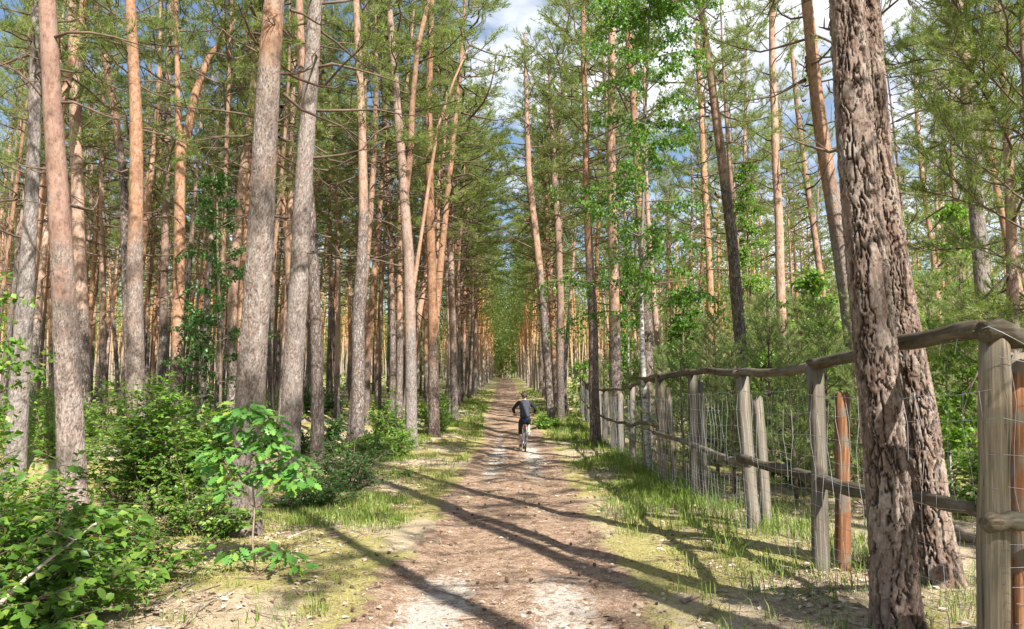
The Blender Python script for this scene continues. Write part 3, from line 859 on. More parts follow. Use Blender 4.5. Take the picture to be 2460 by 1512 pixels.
# trees beside and behind the camera that throw the shade on the path
back = [(3.35, 1.35), (3.35, -.55), (2.15, -3.9)]  # third pine is an unseen addition, set to shade the red-barked pine's trunk
tries = 0
while len(back) < 25 and tries < 9000:
    tries += 1
    y = rg.uniform(-24, 3); x = rg.uniform(-14, 22)
    if abs(x) < 3.0 or (abs(x) < 4.2 and y > -3): continue
    if y > 0 and abs(x) < y * .75 + 2.5: continue
    if min((x - a) ** 2 + (y - b) ** 2 for a, b in back) < 4.2 ** 2: continue
    if not free(x, y, 2.5): continue
    # leave the sun its way to the oak, the corner shrubs and the pale thick pine
    if min(abs((x - a) * SUN_H.y - (y - b) * SUN_H.x) for a, b in ((-2.2, 6.35), (-3.2, 4.9), (-3.0, 8.2), (-1.7, 5.6))) < 1.5: continue
    back.append((x, y))

hs = sorted(HEROES, key=lambda h: h[1])
cnt = {}
ORD = ['first', 'second', 'third', 'fourth', 'fifth', 'sixth', 'seventh', 'eighth', 'ninth', 'tenth', 'eleventh', 'twelfth', 'thirteenth', 'fourteenth', 'fifteenth', 'sixteenth', 'seventeenth', 'eighteenth', 'nineteenth', 'twentieth']
ORD += ['twenty-' + o for o in ORD[:9]] + ['thirtieth'] + ['thirty-' + o for o in ORD[:9]]
fill.sort(key=lambda q: project((q[0], q[1], EYE))[0])
for (x, y) in fill:
    p = project((x, y, EYE))
    lm = [h for h in hs if h[1] <= p[0]]
    key = lm[-1][0] if lm else 'frame edge'
    cnt[key] = cnt.get(key, 0) + 1
    if lm: label = '%s background trunk to the right of the %s' % (ORD[min(cnt[key] - 1, len(ORD) - 1)], key)
    else: label = '%s background pine trunk counted from the frame\'s left edge' % ORD[cnt[key] - 1]
    v = int(rg.integers(NV))
    sc = rg.uniform(.86, 1.12)
    thick = rg.uniform(.48, .86)
    edge = abs(x - cpath(y)) < 5
    if edge: thick = rg.uniform(.62, .9); sc *= 1.18
    elif y > 36: sc *= .92
    put_pine(v, label, (x, y, ground(x, y)), rg.uniform(0, 6.28), (sc * thick, sc * thick, sc), rg.uniform(1.5, 6.0), 'background pines of the stand', (rg.normal() * .018, rg.normal() * .018), (1.5 if edge else 1.0) / thick)
for i, (x, y) in enumerate(back):
    sc = rg.uniform(.92, 1.1)
    put_pine(i + 3, 'tall unseen pine behind and beside the viewpoint, throwing shade', (x, y, ground(x, y)), rg.uniform(0, 6.28), sc, rg.uniform(4, 7), 'pines behind the viewpoint', (rg.normal() * .01, rg.normal() * .01), .45 if i == 2 else 1.0)

# ------------------------------------------------------------------ far pines: one mass
rg = np.random.default_rng(5)
FV = []; FT = []; FA = []; TV = MB(); nfar = 0; n0 = 0
pts_far = []
for k in range(30000):
    if len(pts_far) > 1500: break
    y = 49 + 190 * rg.random() ** 1.3; x = rg.uniform(-.78, .78) * (y + 4)
    dx = x - cpath(y)
    if abs(dx) < 2.2 + .9 * rg.random() and y < 163: continue
    if y < 74 and ((abs(dx) < 6 and y < 72) or not free(x, y, 1.8)): continue
    if any((a - x) ** 2 + (b - y) ** 2 < 2.1 ** 2 for a, b in pts_far): continue
    pts_far.append((x, y))
for y0 in np.arange(73, 163, 2.1):                     # the two rows that line the path up to the crest
    for s_ in (-1, 1):
        for q in (0, 1):
            y = y0 + rg.normal() * .6; pts_far.append((cpath(y) + s_ * (2.4 + 2.2 * q + 1.2 * rg.random()), y))
for k in range(420):                                    # the young growth that closes the view beyond the crest
    y = rg.uniform(172, 330); x = rg.uniform(-.72, .72) * y if k > 150 else rg.uniform(-32, 28)
    pts_far.append((x, y))
for (x, y) in pts_far:
    z0 = ground(x, y); Ht = rg.uniform(13, 17.5) if abs(x - cpath(y)) > 7 else rg.uniform(16, 20); cb = rg.uniform(.36, .52) if y < 158 else rg.uniform(.02, .3)
    lean = rg.normal(size=2) * .02
    f = 1 + max(0, (y - 70)) / 140
    zs = np.array([-.2, 2, 6, 10, 14, Ht * .95])
    TV.tube(np.stack([x + lean[0] * zs + .15 * np.sin(zs * .4 + x), y + lean[1] * zs, z0 + zs], -1), [.14, .12, .10, .08, .05, .02], 5, False, rnd=np.repeat(zs / 18, 5) + rg.random() * .0)
    n = 800 if y > 164 else int(430 / f * (1.8 if abs(x - cpath(y)) < 6 else 1)); t = rg.random(n); zc = Ht * (cb + (1 - cb) * t)
    wide = 1.7 if abs(x - cpath(y)) < 6 else 1.0
    # clump
    ncl = 20; ca = rg.random(ncl) * 6.28; cl = rg.integers(0, ncl, n)
    az = ca[cl] + rg.normal(size=n) * .28; zc = Ht * (cb + (1 - cb) * ((cl + .5) / ncl)) + rg.normal(size=n) * .22
    tt = (cl + .5) / ncl
    rm = 2.1 * (1 - tt) ** .5 * (.5 + .5 * np.minimum(1, tt * 4 + .1)) + .25
    rr = wide * rm * (.25 + .85 * rg.random(n) ** .7)
    P = np.stack([x + lean[0] * zc + rr * np.cos(az), y + lean[1] * zc + rr * np.sin(az), z0 + zc + rr * .22], -1)
    D = unit(rg.normal(size=(n, 3)) + np.array([0, 0, .5])); S = unit(np.cross(D, rg.normal(size=(n, 3))))
    if y > 164: f = 2.6
    L_ = (.26 * f * (.6 + .8 * rg.random(n)))[:, None]; W_ = (.055 * f)
    V = np.stack([P - S * W_, P + S * W_, P + D * L_], 1).reshape(-1, 3)
    FV.append(V); FA.append(np.repeat(rg.random(n), 3))
FVa = np.concatenate(FV)
far_root = thing('distant_pines', 'mass of distant pines closing the view at the far end of the path', 'forest')
far_root['kind'] = 'stuff'
fb, fnt, fout = newmat('far_pine_bark')
fa = nd(fnt, 'ShaderNodeAttribute', attribute_name='rnd').outputs['Fac']
ftc = nd(fnt, 'ShaderNodeTexCoord')
fcol = ramp(fnt, math_n(fnt, 'ADD', fa, math_n(fnt, 'MULTIPLY', math_n(fnt, 'SUBTRACT', noise(fnt, ftc.outputs['Object'], .8, 3), .5), .35)), [(.08, (.30, .25, .21)), (.25, (.38, .26, .17)), (.4, (.46, .25, .115))])
fbs = nd(fnt, 'ShaderNodeBsdfDiffuse'); fnt.links.new(fcol, fbs.inputs[0]); fnt.links.new(fbs.outputs[0], fout.inputs[0])
o = link('trunks', TV.mesh('trunks', fb), far_root, kind='stuff')
o = link('crowns', mesh_np('crowns', FVa, np.arange(len(FVa)).reshape(-1, 3), None, M['far_needles'], False, {'rnd': np.concatenate(FA)}), far_root, kind='stuff')


# ------------------------------------------------------------------ broadleaved plants
def outline_leaf(name, half, mat, fold=.12, curl=.15):
    """leaf one unit long along +y, midrib folded; half: (x, y) outline of the right side"""
    V = []; Q = []
    for (x, y) in half:
        z = -curl * y * y
        V += [(0, y, z - .0), (x, y, z + fold * x), (-x, y, z + fold * x)]
    for i in range(len(half) - 1):
        a, b = i * 3, (i + 1) * 3
        Q += [(a, a + 1, b + 1, b), (a, b, b + 2, a + 2)]
    return mesh_np(name, V, None, Q, mat, False)


OVATE = [(.001, 0), (.2, .14), (.3, .34), (.31, .52), (.22, .76), (.1, .92), (.001, 1)]
OAK = [(.012, 0), (.05, .08), (.14, .17), (.08, .25), (.22, .36), (.13, .45), (.31, .58), (.18, .66), (.27, .80), (.13, .85), (.12, .96), (.001, 1.0)]
OAK_M = outline_leaf('leaf', OAK, M['oak_leaf'], .18, .2)
LEAFM = {k: outline_leaf('leaf', OVATE, M[k], .25, .2) for k in ('leaf', 'shaded_leaf', 'light_leaf')}


def leaf_matrix(p, d, n, L):
    d = Vector(d).normalized(); s = d.cross(Vector(n)).normalized(); nn = s.cross(d)
    m = Matrix((s, d, nn)).transposed().to_4x4()
    return Matrix.Translation(Vector(p)) @ m @ Matrix.Scale(L, 4)


def shrub(name, label, cat, x, y, rx, ry, h, n_leaf, leaf, mat='leaf', stems=10, parts=0, seed=0, low=.12, part_mesh=None, group=None, drop=0.0, flat=.75, z0=None, up=1.0):
    """stems from one foot, arching out to a rounded ragged crown, leaves in flat sprays along the twigs"""
    rg = np.random.default_rng(3000 + seed)
    zb = ground(x, y) if z0 is None else z0
    t = thing(name, label, cat, (x, y, zb), group=group)
    mb = MB(); LP = []; LD = []; LN = []
    per = max(4, int(n_leaf / stems))
    for s_ in range(stems):
        az = s_ * 2.4 + rg.normal() * .4; u = rg.random() ** .6
        tip = np.array([math.cos(az) * rx * u, math.sin(az) * ry * u, h * (low + (1 - low) * (1 - .75 * u * u) * (.55 + .45 * rg.random()))])
        b0 = np.array([math.cos(az) * rx * .12, math.sin(az) * ry * .12, -.03])
        mid = b0 * .6 + tip * .4 + np.array([0, 0, tip[2] * .22]) + rg.normal(size=3) * .06 * h
        ts = np.linspace(0, 1, 7)[:, None]
        pts = (1 - ts) ** 2 * b0 + 2 * ts * (1 - ts) * mid + ts ** 2 * tip
        mb.tube(pts, np.linspace(.006 + .008 * h, .003, 7), 4, False)
        nt_ = max(4, int(per / 8))
        for k in range(nt_):
            q = .18 + .82 * (k + rg.random()) / nt_
            i = min(int(q * 6), 5); w = q * 6 - i
            p0 = pts[i] * (1 - w) + pts[i + 1] * w
            out = unit(p0 * np.array([1, 1, .15]) + 1e-3)
            dd = unit(out * .6 + rg.normal(size=3) * np.array([.8, .8, .3]) + np.array([0, 0, .15 - drop]))
            l2 = (.16 + .24 * rg.random()) * (.45 + .4 * max(rx, ry))
            p1 = p0 + dd * l2
            mb.tube([p0, p0 + dd * l2 * .5 + np.array([0, 0, .012]), p1], [.003, .0025, .0015], 3, False)
            nl = max(3, int(per / nt_))
            for j in range(nl):
                v = .2 + .8 * (j + .5) / nl; sd = unit(np.cross(dd, [0, 0, 1.0])) * (1 if j % 2 else -1)
                LP.append(p0 + dd * l2 * v + rg.normal(size=3) * .012)
                LD.append(unit(dd * .6 + sd * (.8 if j < nl - 1 else .1) + np.array([0, 0, -.12 - drop]) + rg.normal(size=3) * .22))
                LN.append(unit(np.array([0, 0, 1.0]) * flat + rg.normal(size=3) * .38 + out * .25))
    link('stems', mb.mesh('stems', M['stem']), t, kind='stuff')
    LP = np.array(LP); LD = np.array(LD); LN = np.array(LN); n = len(LP)
    Ln = leaf * (.5 + .8 * rg.random(n))
    keep = LP[:, 2] > .02
    LP, LD, LN, Ln = LP[keep], LD[keep], LN[keep], Ln[keep]; n = len(LP)
    rest = np.ones(n, bool)
    if parts:
        cd = np.array([0 - x, 0 - y, EYE - zb]); dist = np.linalg.norm(LP - cd, axis=1) / Ln
        sel = np.argsort(dist)[:parts]; rest[sel] = False
        pm = part_mesh or LEAFM[mat]
        for i in sel:
            lo = bpy.data.objects.new('leaf', pm); COL.objects.link(lo); lo.parent = t
            lo.matrix_local = leaf_matrix(LP[i], LD[i], LN[i], Ln[i])
    if rest.any():
        r_ = rest
        V, T, rn = leaf_cards(LP[r_], LD[r_], LN[r_], Ln[r_], Ln[r_] * .6, rg.random(r_.sum()))
        link('leaves', mesh_np('leaves', V, T, None, M[mat], False, {'rnd': rn}), t, kind='stuff')
    return t


def sapling(name, label, cat, trunk_px, d, leaf_zone, n_leaf, leaf, mat, bark='stem', seed=0, limbs=26, drop=.2, reach=.5, group=None):
    """young broadleaved tree: thin stem, many thin limbs, airy leaf sprays. leaf_zone: (z0, z1, half width low, half width high)"""
    rg = np.random.default_rng(4000 + seed)
    P = np.array([pix(a, b, d) for a, b, w in trunk_px]); rad = np.array([rpx(a, w, d) for a, b, w in trunk_px])
    base = np.array([P[0][0], d, ground(P[0][0], d)]); P[0][2] = base[2]; P -= base
    t = thing(name, label, cat, tuple(base), group=group)
    zz = P[:, 2]; fx = lambda z: np.interp(z, zz, P[:, 0])
    zs = np.linspace(-.1, zz[-1], 18); mb = MB()
    mb.tube(np.stack([fx(zs), .06 * np.sin(zs * 1.1), zs], -1), np.interp(zs, zz, rad), 8, wob=.06)
    link('trunk', mb.mesh('trunk', M[bark]), t)
    br = MB(); LP = []; LD = []; LN = []
    z0, z1, w0, w1 = leaf_zone
    per = n_leaf / limbs
    for i in range(limbs):
        u = (i + rg.random()) / limbs; z = z0 + (z1 - z0) * u; az = i * 2.4 + rg.normal() * .5
        L = (w0 * (1 - u) + w1 * u) * (.45 + .75 * rg.random()) * (1 if u < .85 else .7)
        d_ = np.array([math.cos(az), math.sin(az), .45 * rg.random() + .1]); zb = min(z - .25 * L, zz[-1] * .98)
        p = np.array([fx(zb), 0, zb]); pts = [p]
        for q in range(6):
            d_ = unit(d_ + rg.normal(size=3) * .16 + np.array([0, 0, -.10 * drop * q])); p = p + d_ * L / 6; pts.append(p)
        pts = np.array(pts); br.tube(pts, np.linspace(.006 + .006 * L, .002, 7), 4, False)
        ntw = max(3, int(per / 11))
        for k in range(ntw):
            q = .15 + .85 * (k + rg.random()) / ntw; ki = min(int(q * 6), 5); w = q * 6 - ki
            p0 = pts[ki] * (1 - w) + pts[ki + 1] * w
            dd = unit(unit(pts[ki + 1] - pts[ki]) * .5 + rg.normal(size=3) * .6 + np.array([0, 0, -drop]))
            l2 = (.2 + .4 * rg.random()) * reach; p1 = p0 + dd * l2
            br.tube([p0, p1], [.0025, .0012], 3, False)
            for j in range(11):
                v = (j + .5) / 11
                LP.append(p0 + dd * l2 * v + rg.normal(size=3) * .03); LD.append(unit(dd * .4 + rg.normal(size=3) * .7 + np.array([0, 0, -.2 - drop])))
                LN.append(unit(np.array([0, 0, .75]) + rg.normal(size=3) * .5))
    link('branches', br.mesh('branches', M['stem']), t, kind='stuff')
    n = len(LP); Ln = leaf * (.6 + .7 * rg.random(n))
    V, T, rn = leaf_cards(np.array(LP), np.array(LD), np.array(LN), Ln, Ln * .72, rg.random(n))
    link('crown', mesh_np('crown', V, T, None, M[mat], False, {'rnd': rn}), t, kind='stuff')
    return t


# left of the path
shrub('leafy_shrub', 'large bright leafy shrub filling the bottom left corner', 'shrub', -3.3, 4.75, 1.0, .75, .92, 7500, .07, 'leaf', 34, 300, 1, .05)
shrub('leafy_shrub', 'low spreading shrub with light leaves at the foot of the red-barked pine', 'shrub', -3.5, 5.9, 1.0, .8, .6, 5600, .064, 'leaf', 24, 250, 2, .05)
shrub('leafy_shrub', 'arching shrub with big pale leaf tips crossing in front of the red-barked pine', 'shrub', -4.15, 6.0, 1.25, .7, 1.15, 5200, .08, 'leaf', 18, 260, 3, .1)
shrub('leafy_shrub', 'tall broad green shrub between the red-barked pine and the pale thick pine', 'shrub', -4.55, 9.6, 1.25, .9, 1.75, 10500, .072, 'leaf', 30, 300, 4, .04)
shrub('leafy_shrub', 'small shaded shrub low in front of the tall broad green shrub', 'shrub', -3.3, 8.1, .8, .5, .75, 2600, .058, 'leaf', 14, 0, 5, .05)
shrub('leafy_shrub', 'dark shaded shrub at the foot of the dark grey pine', 'shrub', -2.65, 12.2, .95, .8, 1.05, 5000, .052, 'shaded_leaf', 22, 0, 6, .04)
shrub('leafy_shrub', 'dark low shrub right of the oak sapling near the grass', 'shrub', -2.75, 10.4, .8, .6, .62, 3000, .05, 'shaded_leaf', 16, 0, 7, .04)
shrub('leafy_shrub', 'bright yellow-green shrub beside the double-stemmed orange pine', 'shrub', -3.15, 18.8, .75, .7, 1.75, 4200, .08, 'light_leaf', 18, 0, 8, .05)
shrub('leafy_shrub', 'rounded green shrub by the path beyond the double-stemmed pine', 'shrub', -2.75, 27.5, .8, .7, 1.7, 2800, .09, 'leaf', 16, 0, 9, .05)
shrub('leafy_shrub', 'sunlit shrub behind the leaning grey pine at the left edge', 'shrub', -8.6, 14.2, 1.3, 1.0, 1.5, 2600, .075, 'light_leaf', 22, 0, 10, .05)
shrub('leafy_shrub', 'green shrub at the left edge in front of the leaning grey pine', 'shrub', -5.6, 8.0, .9, .7, 1.25, 1800, .06, 'leaf', 18, 0, 11, .08)
for i, (px, d_, h, r_, lab) in enumerate([
        (420, 15, 1.3, 1.0, 'dim green thicket behind the tall broad shrub'), (520, 17, 1.2, 1.1, 'dark thicket low between the two slender pines'),
        (650, 18, 1.0, 1.0, 'dim low thicket behind the pale thick pine'), (780, 19, 1.1, .9, 'small dark thicket right of the dark grey pine'),
        (260, 19, 1.6, 1.3, 'green thicket left of the straight tall orange pine'), (110, 20, 1.7, 1.3, 'sunlit thicket behind the far left pines'),
        (560, 25, 1.3, 1.4, 'thicket deep in the left stand'), (930, 24, 1.3, .9, 'dark thicket behind the bright yellow-green shrub'),
        (350, 28, 1.6, 1.7, 'far low thicket behind the left pines'), (20, 24, 1.8, 1.5, 'thicket at the far left edge behind the shrubs'), (760, 31, 1.3, 1.4, 'far dim thicket behind the dark grey pine')]):
    p = pix(px, 960, d_)
    shrub('leafy_shrub', lab, 'shrub', p[0], d_, r_, .8, h, 2600, .09, 'shaded_leaf' if 'da' in lab or 'dim' in lab else 'leaf', 16, 0, 30 + i, .03)


def oak():
    x, y = pix(616, 1388, 6.35)[0], 6.35
    zb = ground(x, y); t = thing('oak_sapling', 'young oak with lobed leaves in front of the pale thick pine', 'sapling', (x, y, zb))
    rg = np.random.default_rng(9)
    st = np.array([pix(a, b, 6.35) for a, b in ((616, 1392), (606, 1300), (612, 1220), (604, 1140), (606, 1060), (596, 1000))]) - np.array([x, y, zb]); st[0][2] = -.02
    mb = MB(); mb.tube(st, [.011, .0095, .008, .007, .005, .003], 7, wob=.15)
    link('stem', mb.mesh('stem', M['twig']), t)
    tw = MB()
    cl = [(590, 985, .20, 24, 0), (560, 1000, .16, 12, .1), (640, 1010, .14, 9, -.1), (530, 1085, .22, 16, 0), (600, 1085, .16, 12, .05), (655, 1075, .18, 13, -.1), (700, 1110, .2, 15, .1), (690, 1160, .2, 14, 0),
          (640, 1140, .16, 12, 0), (560, 1150, .18, 13, .1), (545, 1180, .13, 7, 0), (720, 1165, .12, 7, 0), (620, 1050, .14, 8, 0), (575, 1045, .16, 9, .05), (665, 1035, .14, 8, .05), (600, 1125, .15, 8, .08), (525, 1120, .14, 8, .05), (725, 1130, .13, 7, .05), (560, 1330, .16, 8, .1), (680, 1335, .16, 7, -.05), (720, 1360, .12, 5, -.1), (650, 1310, .12, 4, 0)]
    for (px, py, r_, n, dy) in cl:
        c = pix(px, py, 6.35 + dy) - np.array([x, y, zb])
        i = int(np.argmin(np.abs(st[:, 2] - (c[2] - .05)))); root = st[i]
        tw.tube([root, root * .5 + c * .5 + np.array([0, 0, .02]), c], [.004, .003, .002], 4, False)
        for k in range(int(n * 2.6)):
            az = rg.random() * 6.28; rr = r_ * .8 * rg.random() ** .6
            p = c + np.array([math.cos(az) * rr, math.sin(az) * rr, rg.normal() * .028])
            d = unit(np.array([math.cos(az), math.sin(az), -.35 + rg.normal() * .25]) + rg.normal(size=3) * .15)
            nn = unit(np.array([0, -.35, 1]) + rg.normal(size=3) * .3)
            lo = bpy.data.objects.new('leaf', OAK_M); COL.objects.link(lo); lo.parent = t
            lo.matrix_local = leaf_matrix(p, d, nn, .108 * (.65 + .5 * rg.random()))
    link('twigs', tw.mesh('twigs', M['stem']), t, kind='stuff')


oak()
sapling('beech_sapling', 'tall thin shade-darkened young beech left of the pale thick pine', 'young tree', [(530, 1010, 8), (528, 700, 7), (520, 430, 4)], 17, (1.8, 6.6, 1.6, .5), 5600, .075, 'shaded_leaf', 'stem', 1, 30, .12)
sapling('beech_sapling', 'leafy young tree reaching in at the left edge', 'young tree', [(-60, 1150, 9), (-40, 900, 8), (-20, 680, 5)], 8.0, (1.3, 2.9, 1.0, .4), 900, .07, 'leaf', 'stem', 2, 14, .12)
sapling('beech_sapling', 'dim young beech low between the pale thick pine and the forked pine', 'young tree', [(480, 1000, 6), (478, 760, 5)], 21, (1.2, 4.2, 1.3, .5), 2200, .085, 'shaded_leaf', 'stem', 3, 18, .12)

# right of the path: birches and bright young growth
sapling('birch_tree', 'slim white birch by the fence with leafy drooping crown', 'birch tree', [(1562, 1115, 16), (1550, 960, 14), (1543, 820, 12), (1538, 650, 9), (1550, 350, 6), (1560, 0, 4)], 14.5, (3.4, 12.5, 1.9, 1.6), 19000, .068, 'birch_leaf', 'birch', 4, 52, .45, .75)
sapling('birch_tree', 'pale green young birch glowing between the leaning dark pine and the straight pale pine', 'birch tree', [(1805, 1000, 7), (1802, 700, 6), (1790, 370, 3)], 27, (2.2, 10.2, 1.25, .3), 11000, .085, 'light_leaf', 'birch', 5, 36, .4, .8)
sapling('birch_tree', 'leafy young birch beside the pine row at the fence end', 'birch tree', [(1510, 980, 6), (1508, 650, 4)], 26, (1.5, 6.5, 1.2, .5), 7000, .085, 'birch_leaf', 'birch', 6, 26, .3, .8)
sapling('young_maple', 'bright broad-leaved young tree left of the corner post behind the wire', 'young tree', [(2285, 1130, 7), (2280, 950, 6), (2276, 800, 4)], 10.5, (.6, 2.8, .8, .5), 4200, .075, 'light_leaf', 'birch', 7, 18, .1, .5)
sapling('young_oak', 'bushy young oak behind the fence between the pale pine and the plated pine', 'young tree', [(1960, 1050, 7), (1958, 800, 6), (1955, 680, 3)], 17, (.8, 4.6, 1.0, .5), 7000, .09, 'light_leaf', 'stem', 8, 24, .1, .6)
sapling('young_oak', 'dark leafed young oak behind the leaning dark pine', 'young tree', [(1860, 1050, 7), (1858, 880, 5)], 15, (.6, 2.9, 1.0, .5), 4200, .085, 'leaf', 'stem', 9, 20, .1, .6)
sapling('young_oak', 'leafy young tree behind the far fence posts', 'young tree', [(1640, 1010, 6), (1640, 700, 4)], 24, (1.0, 5.6, 1.3, .6), 8000, .09, 'birch_leaf', 'stem', 10, 26, .2, .7)
sapling('young_oak', 'green sapling at the foot of the pines right of the cyclist', 'young tree', [(1395, 960, 5), (1395, 880, 3)], 37, (.4, 3.4, 1.0, .5), 1800, .1, 'light_leaf', 'stem', 11, 16, .1, .7)
sapling('young_birch', 'tall airy young birch deep behind the plated pine', 'birch tree', [(2130, 1000, 6), (2130, 500, 4)], 25, (2, 9, 1.4, .5), 8000, .09, 'light_leaf', 'birch', 12, 30, .3, .8)
sapling('young_birch', 'airy young birch right of the big twin trunks', 'birch tree', [(2300, 1000, 6), (2290, 500, 4)], 22, (1.5, 8, 1.5, .5), 8000, .09, 'light_leaf', 'birch', 13, 30, .3, .8)
for i, (px, d_, h, r_, mt, lab) in enumerate([
        (2330, 9.5, .9, .8, 'leaf', 'low bright shrub behind the wire left of the corner post'), (2200, 15, 1.6, 1.2, 'leaf', 'bushy shrub behind the big twin trunks'),
        (1930, 12.5, .8, .7, 'leaf', 'low leafy shrub behind the orange stake'), (1700, 17, 1.0, .9, 'leaf', 'leafy shrub behind the split posts'), (2440, 12, 1.8, 1.0, 'light_leaf', 'bright shrub at the right edge behind the corner post'),
        (1310, 30, .8, .5, 'light_leaf', 'pale weedy shrub right of the cyclist'), (2050, 21, 2.2, 1.3, 'light_leaf', 'tall light shrub far behind the plated pine'), (1800, 22, 1.8, 1.3, 'leaf', 'broad shrub behind the young pines')]):
    p = pix(px, 960, d_)
    shrub('leafy_shrub', lab, 'shrub', p[0], d_, r_, r_ * .8, h, 2600, .075 if d_ < 14 else .09, mt, 16, 0, 60 + i, .05)


# young pines behind the fence
def young_pine(seed, Ht, tuft_n, Ln, Wd, mat='young_needles', wh=.34, reach=.42, dens=1.0):
    rg = np.random.default_rng(seed)
    mb = MB(); zs = np.linspace(-.1, Ht, 10)
    mb.tube(np.stack([.03 * np.sin(zs * 1.3 + seed), .03 * np.cos(zs + seed), zs], -1), np.linspace(.012 * Ht + .006, .006, 10), 7)
    br = MB(); TP = []; TD = []
    for wz in np.arange(.25, Ht * .97, wh):
        u = wz / Ht; nb = int(rg.integers(4, 7)); a0 = rg.random() * 6.28
        for b in range(nb):
            az = a0 + b * 6.28 / nb + rg.normal() * .2; L = reach * Ht * .9 * (1 - u) ** .75 * (.6 + .5 * rg.random()) + .12
            L = min(L, 1.35)
            el = R(12 + 38 * u + rg.normal() * 8); d = np.array([math.cos(az) * math.cos(el), math.sin(az) * math.cos(el), math.sin(el)])
            p = np.array([0, 0, wz]); pts = [p]
            for q in range(4):
                d = unit(d + np.array([0, 0, .08]) + rg.normal(size=3) * .08); p = p + d * L / 4; pts.append(p)
            pts = np.array(pts); br.tube(pts, np.linspace(.006 + .006 * L, .003, 5), 4, False)
            ns = max(3, int(L * 9 * dens))
            for k in range(ns):
                q = .22 + .78 * (k + .5) / ns; i = min(int(q * 4), 3); w = q * 4 - i
                p0 = pts[i] * (1 - w) + pts[i + 1] * w; dl = unit(pts[i + 1] - pts[i])
                sd = unit(np.cross(dl, [0, 0, 1.0])) * (1 if k % 2 else -1)
                dd = unit(dl + sd * .8 + rg.normal(size=3) * .2 + np.array([0, 0, .2])); l2 = (.08 + .22 * rg.random()) * (1.2 - q) + .06
                br.tube([p0, p0 + dd * l2], [.003, .002], 3, False)
                for v in (.4, .7, 1.0):
                    TP.append(p0 + dd * l2 * v); TD.append(unit(dd + np.array([0, 0, .3])))
    V, T, rn = needle_tufts(np.array(TP), np.array(TD), tuft_n, Ln, Wd, rg, .6)
    return mb.mesh('trunk', M['branch']), br.mesh('branches', M['branch']), mesh_np('crown', V, T, None, M[mat], False, {'rnd': rn})


YV = [young_pine(800 + i, 3.0 + .4 * i, 16, .075, .0085, wh=.26, dens=1.25) for i in range(3)]
yp = [(1640, 13.5, 2.4), (1590, 17, 2.6), (1720, 14, 3.0), (1760, 11.5, 2.2), (1700, 20, 3.6), (1850, 13, 3.2), (1900, 10.2, 2.2), (1930, 15.5, 3.6), (1985, 11.5, 2.9), (2000, 19, 3.8), (2080, 13, 3.3), (1830, 18, 3.8),
      (1780, 24, 4.6), (2060, 9.0, 2.0), (2330, 14.5, 4.2), (2420, 10.5, 3.0), (2250, 18, 4.5), (1540, 21, 3.0), (1900, 26, 4.6), (1490, 27, 2.9), (2180, 11.5, 2.5), (1660, 27, 4.4), (2000, 30, 5.0), (1820, 32, 5.0), (1450, 31, 2.8), (2340, 22, 5), (1600, 33, 4.6)]
rg = np.random.default_rng(31)
names_y = ['behind the slim birch', 'beyond the far fence posts', 'behind the pale split post', 'close behind the split posts', 'behind the fence middle, second row', 'left of the straight pale pine', 'close behind the orange stake',
           'right of the straight pale pine', 'left of the big twin trunks', 'further left behind the big twin trunks', 'half hidden by the big twin trunks', 'behind the leaning dark pine', 'under the pale green birch', 'low at the wire beside the big trunks',
           'behind the gap right of the big trunks', 'right of the corner post', 'beyond the rear big trunk', 'left of the birch stem', 'far back under the straight pale pine', 'at the far bend of the fence', 'behind the rear big trunk at the wire',
           'far back behind the birch crown', 'far back behind the plated pine', 'far back in the middle of the enclosure', 'at the end of the fence by the pines', 'far back near the right edge', 'far back beyond the slim birch']
for i, (px, d_, h) in enumerate(yp):
    x = pix(px, 960, d_)[0]
    v = YV[i % 3]
    t = thing('young_pine', 'bushy young pine ' + names_y[i], 'young pine', (x, d_, ground(x, d_)), rg.uniform(0, 6.28), 'young pines behind the fence', h / (3.0 + .4 * (i % 3)))
    link('trunk', v[0], t); link('branches', v[1], t, kind='stuff'); link('crown', v[2], t, kind='stuff')

# open-branched pine whose needles fill the upper right corner
bigY = Pine(901, Ht=9.5, cb=.24, n_limb=50, r0=.085, tuft_n=20, Ln=.10, Wd=.008, reach=2.2, dead=10, bend=.1, dens=1.9, dead_from=.08, br_r=.014, u0=.2)
for (px, d_, rz, sc, lab) in ((2425, 9.2, .4, 1.0, 'open-branched pine whose needles fill the upper right corner'), (2560, 7.8, 2.4, .85, 'pine beyond the right edge reaching needled twigs into view')):
    x = pix(px, 960, d_)[0]
    t = thing('open_pine', lab, 'pine tree', (x, d_, ground(x, d_)), rz, None, sc)
    tr = link('trunk', bigY.trunk, t); tr['orange_from'] = 2.5
    link('branches', bigY.branches, t, kind='stuff'); link('crown', bigY.crown, t, kind='stuff')

# ------------------------------------------------------------------ fence along the right-hand side
fence = thing('wire_fence', 'old timber and wire game fence along the right side of the path', 'fence')


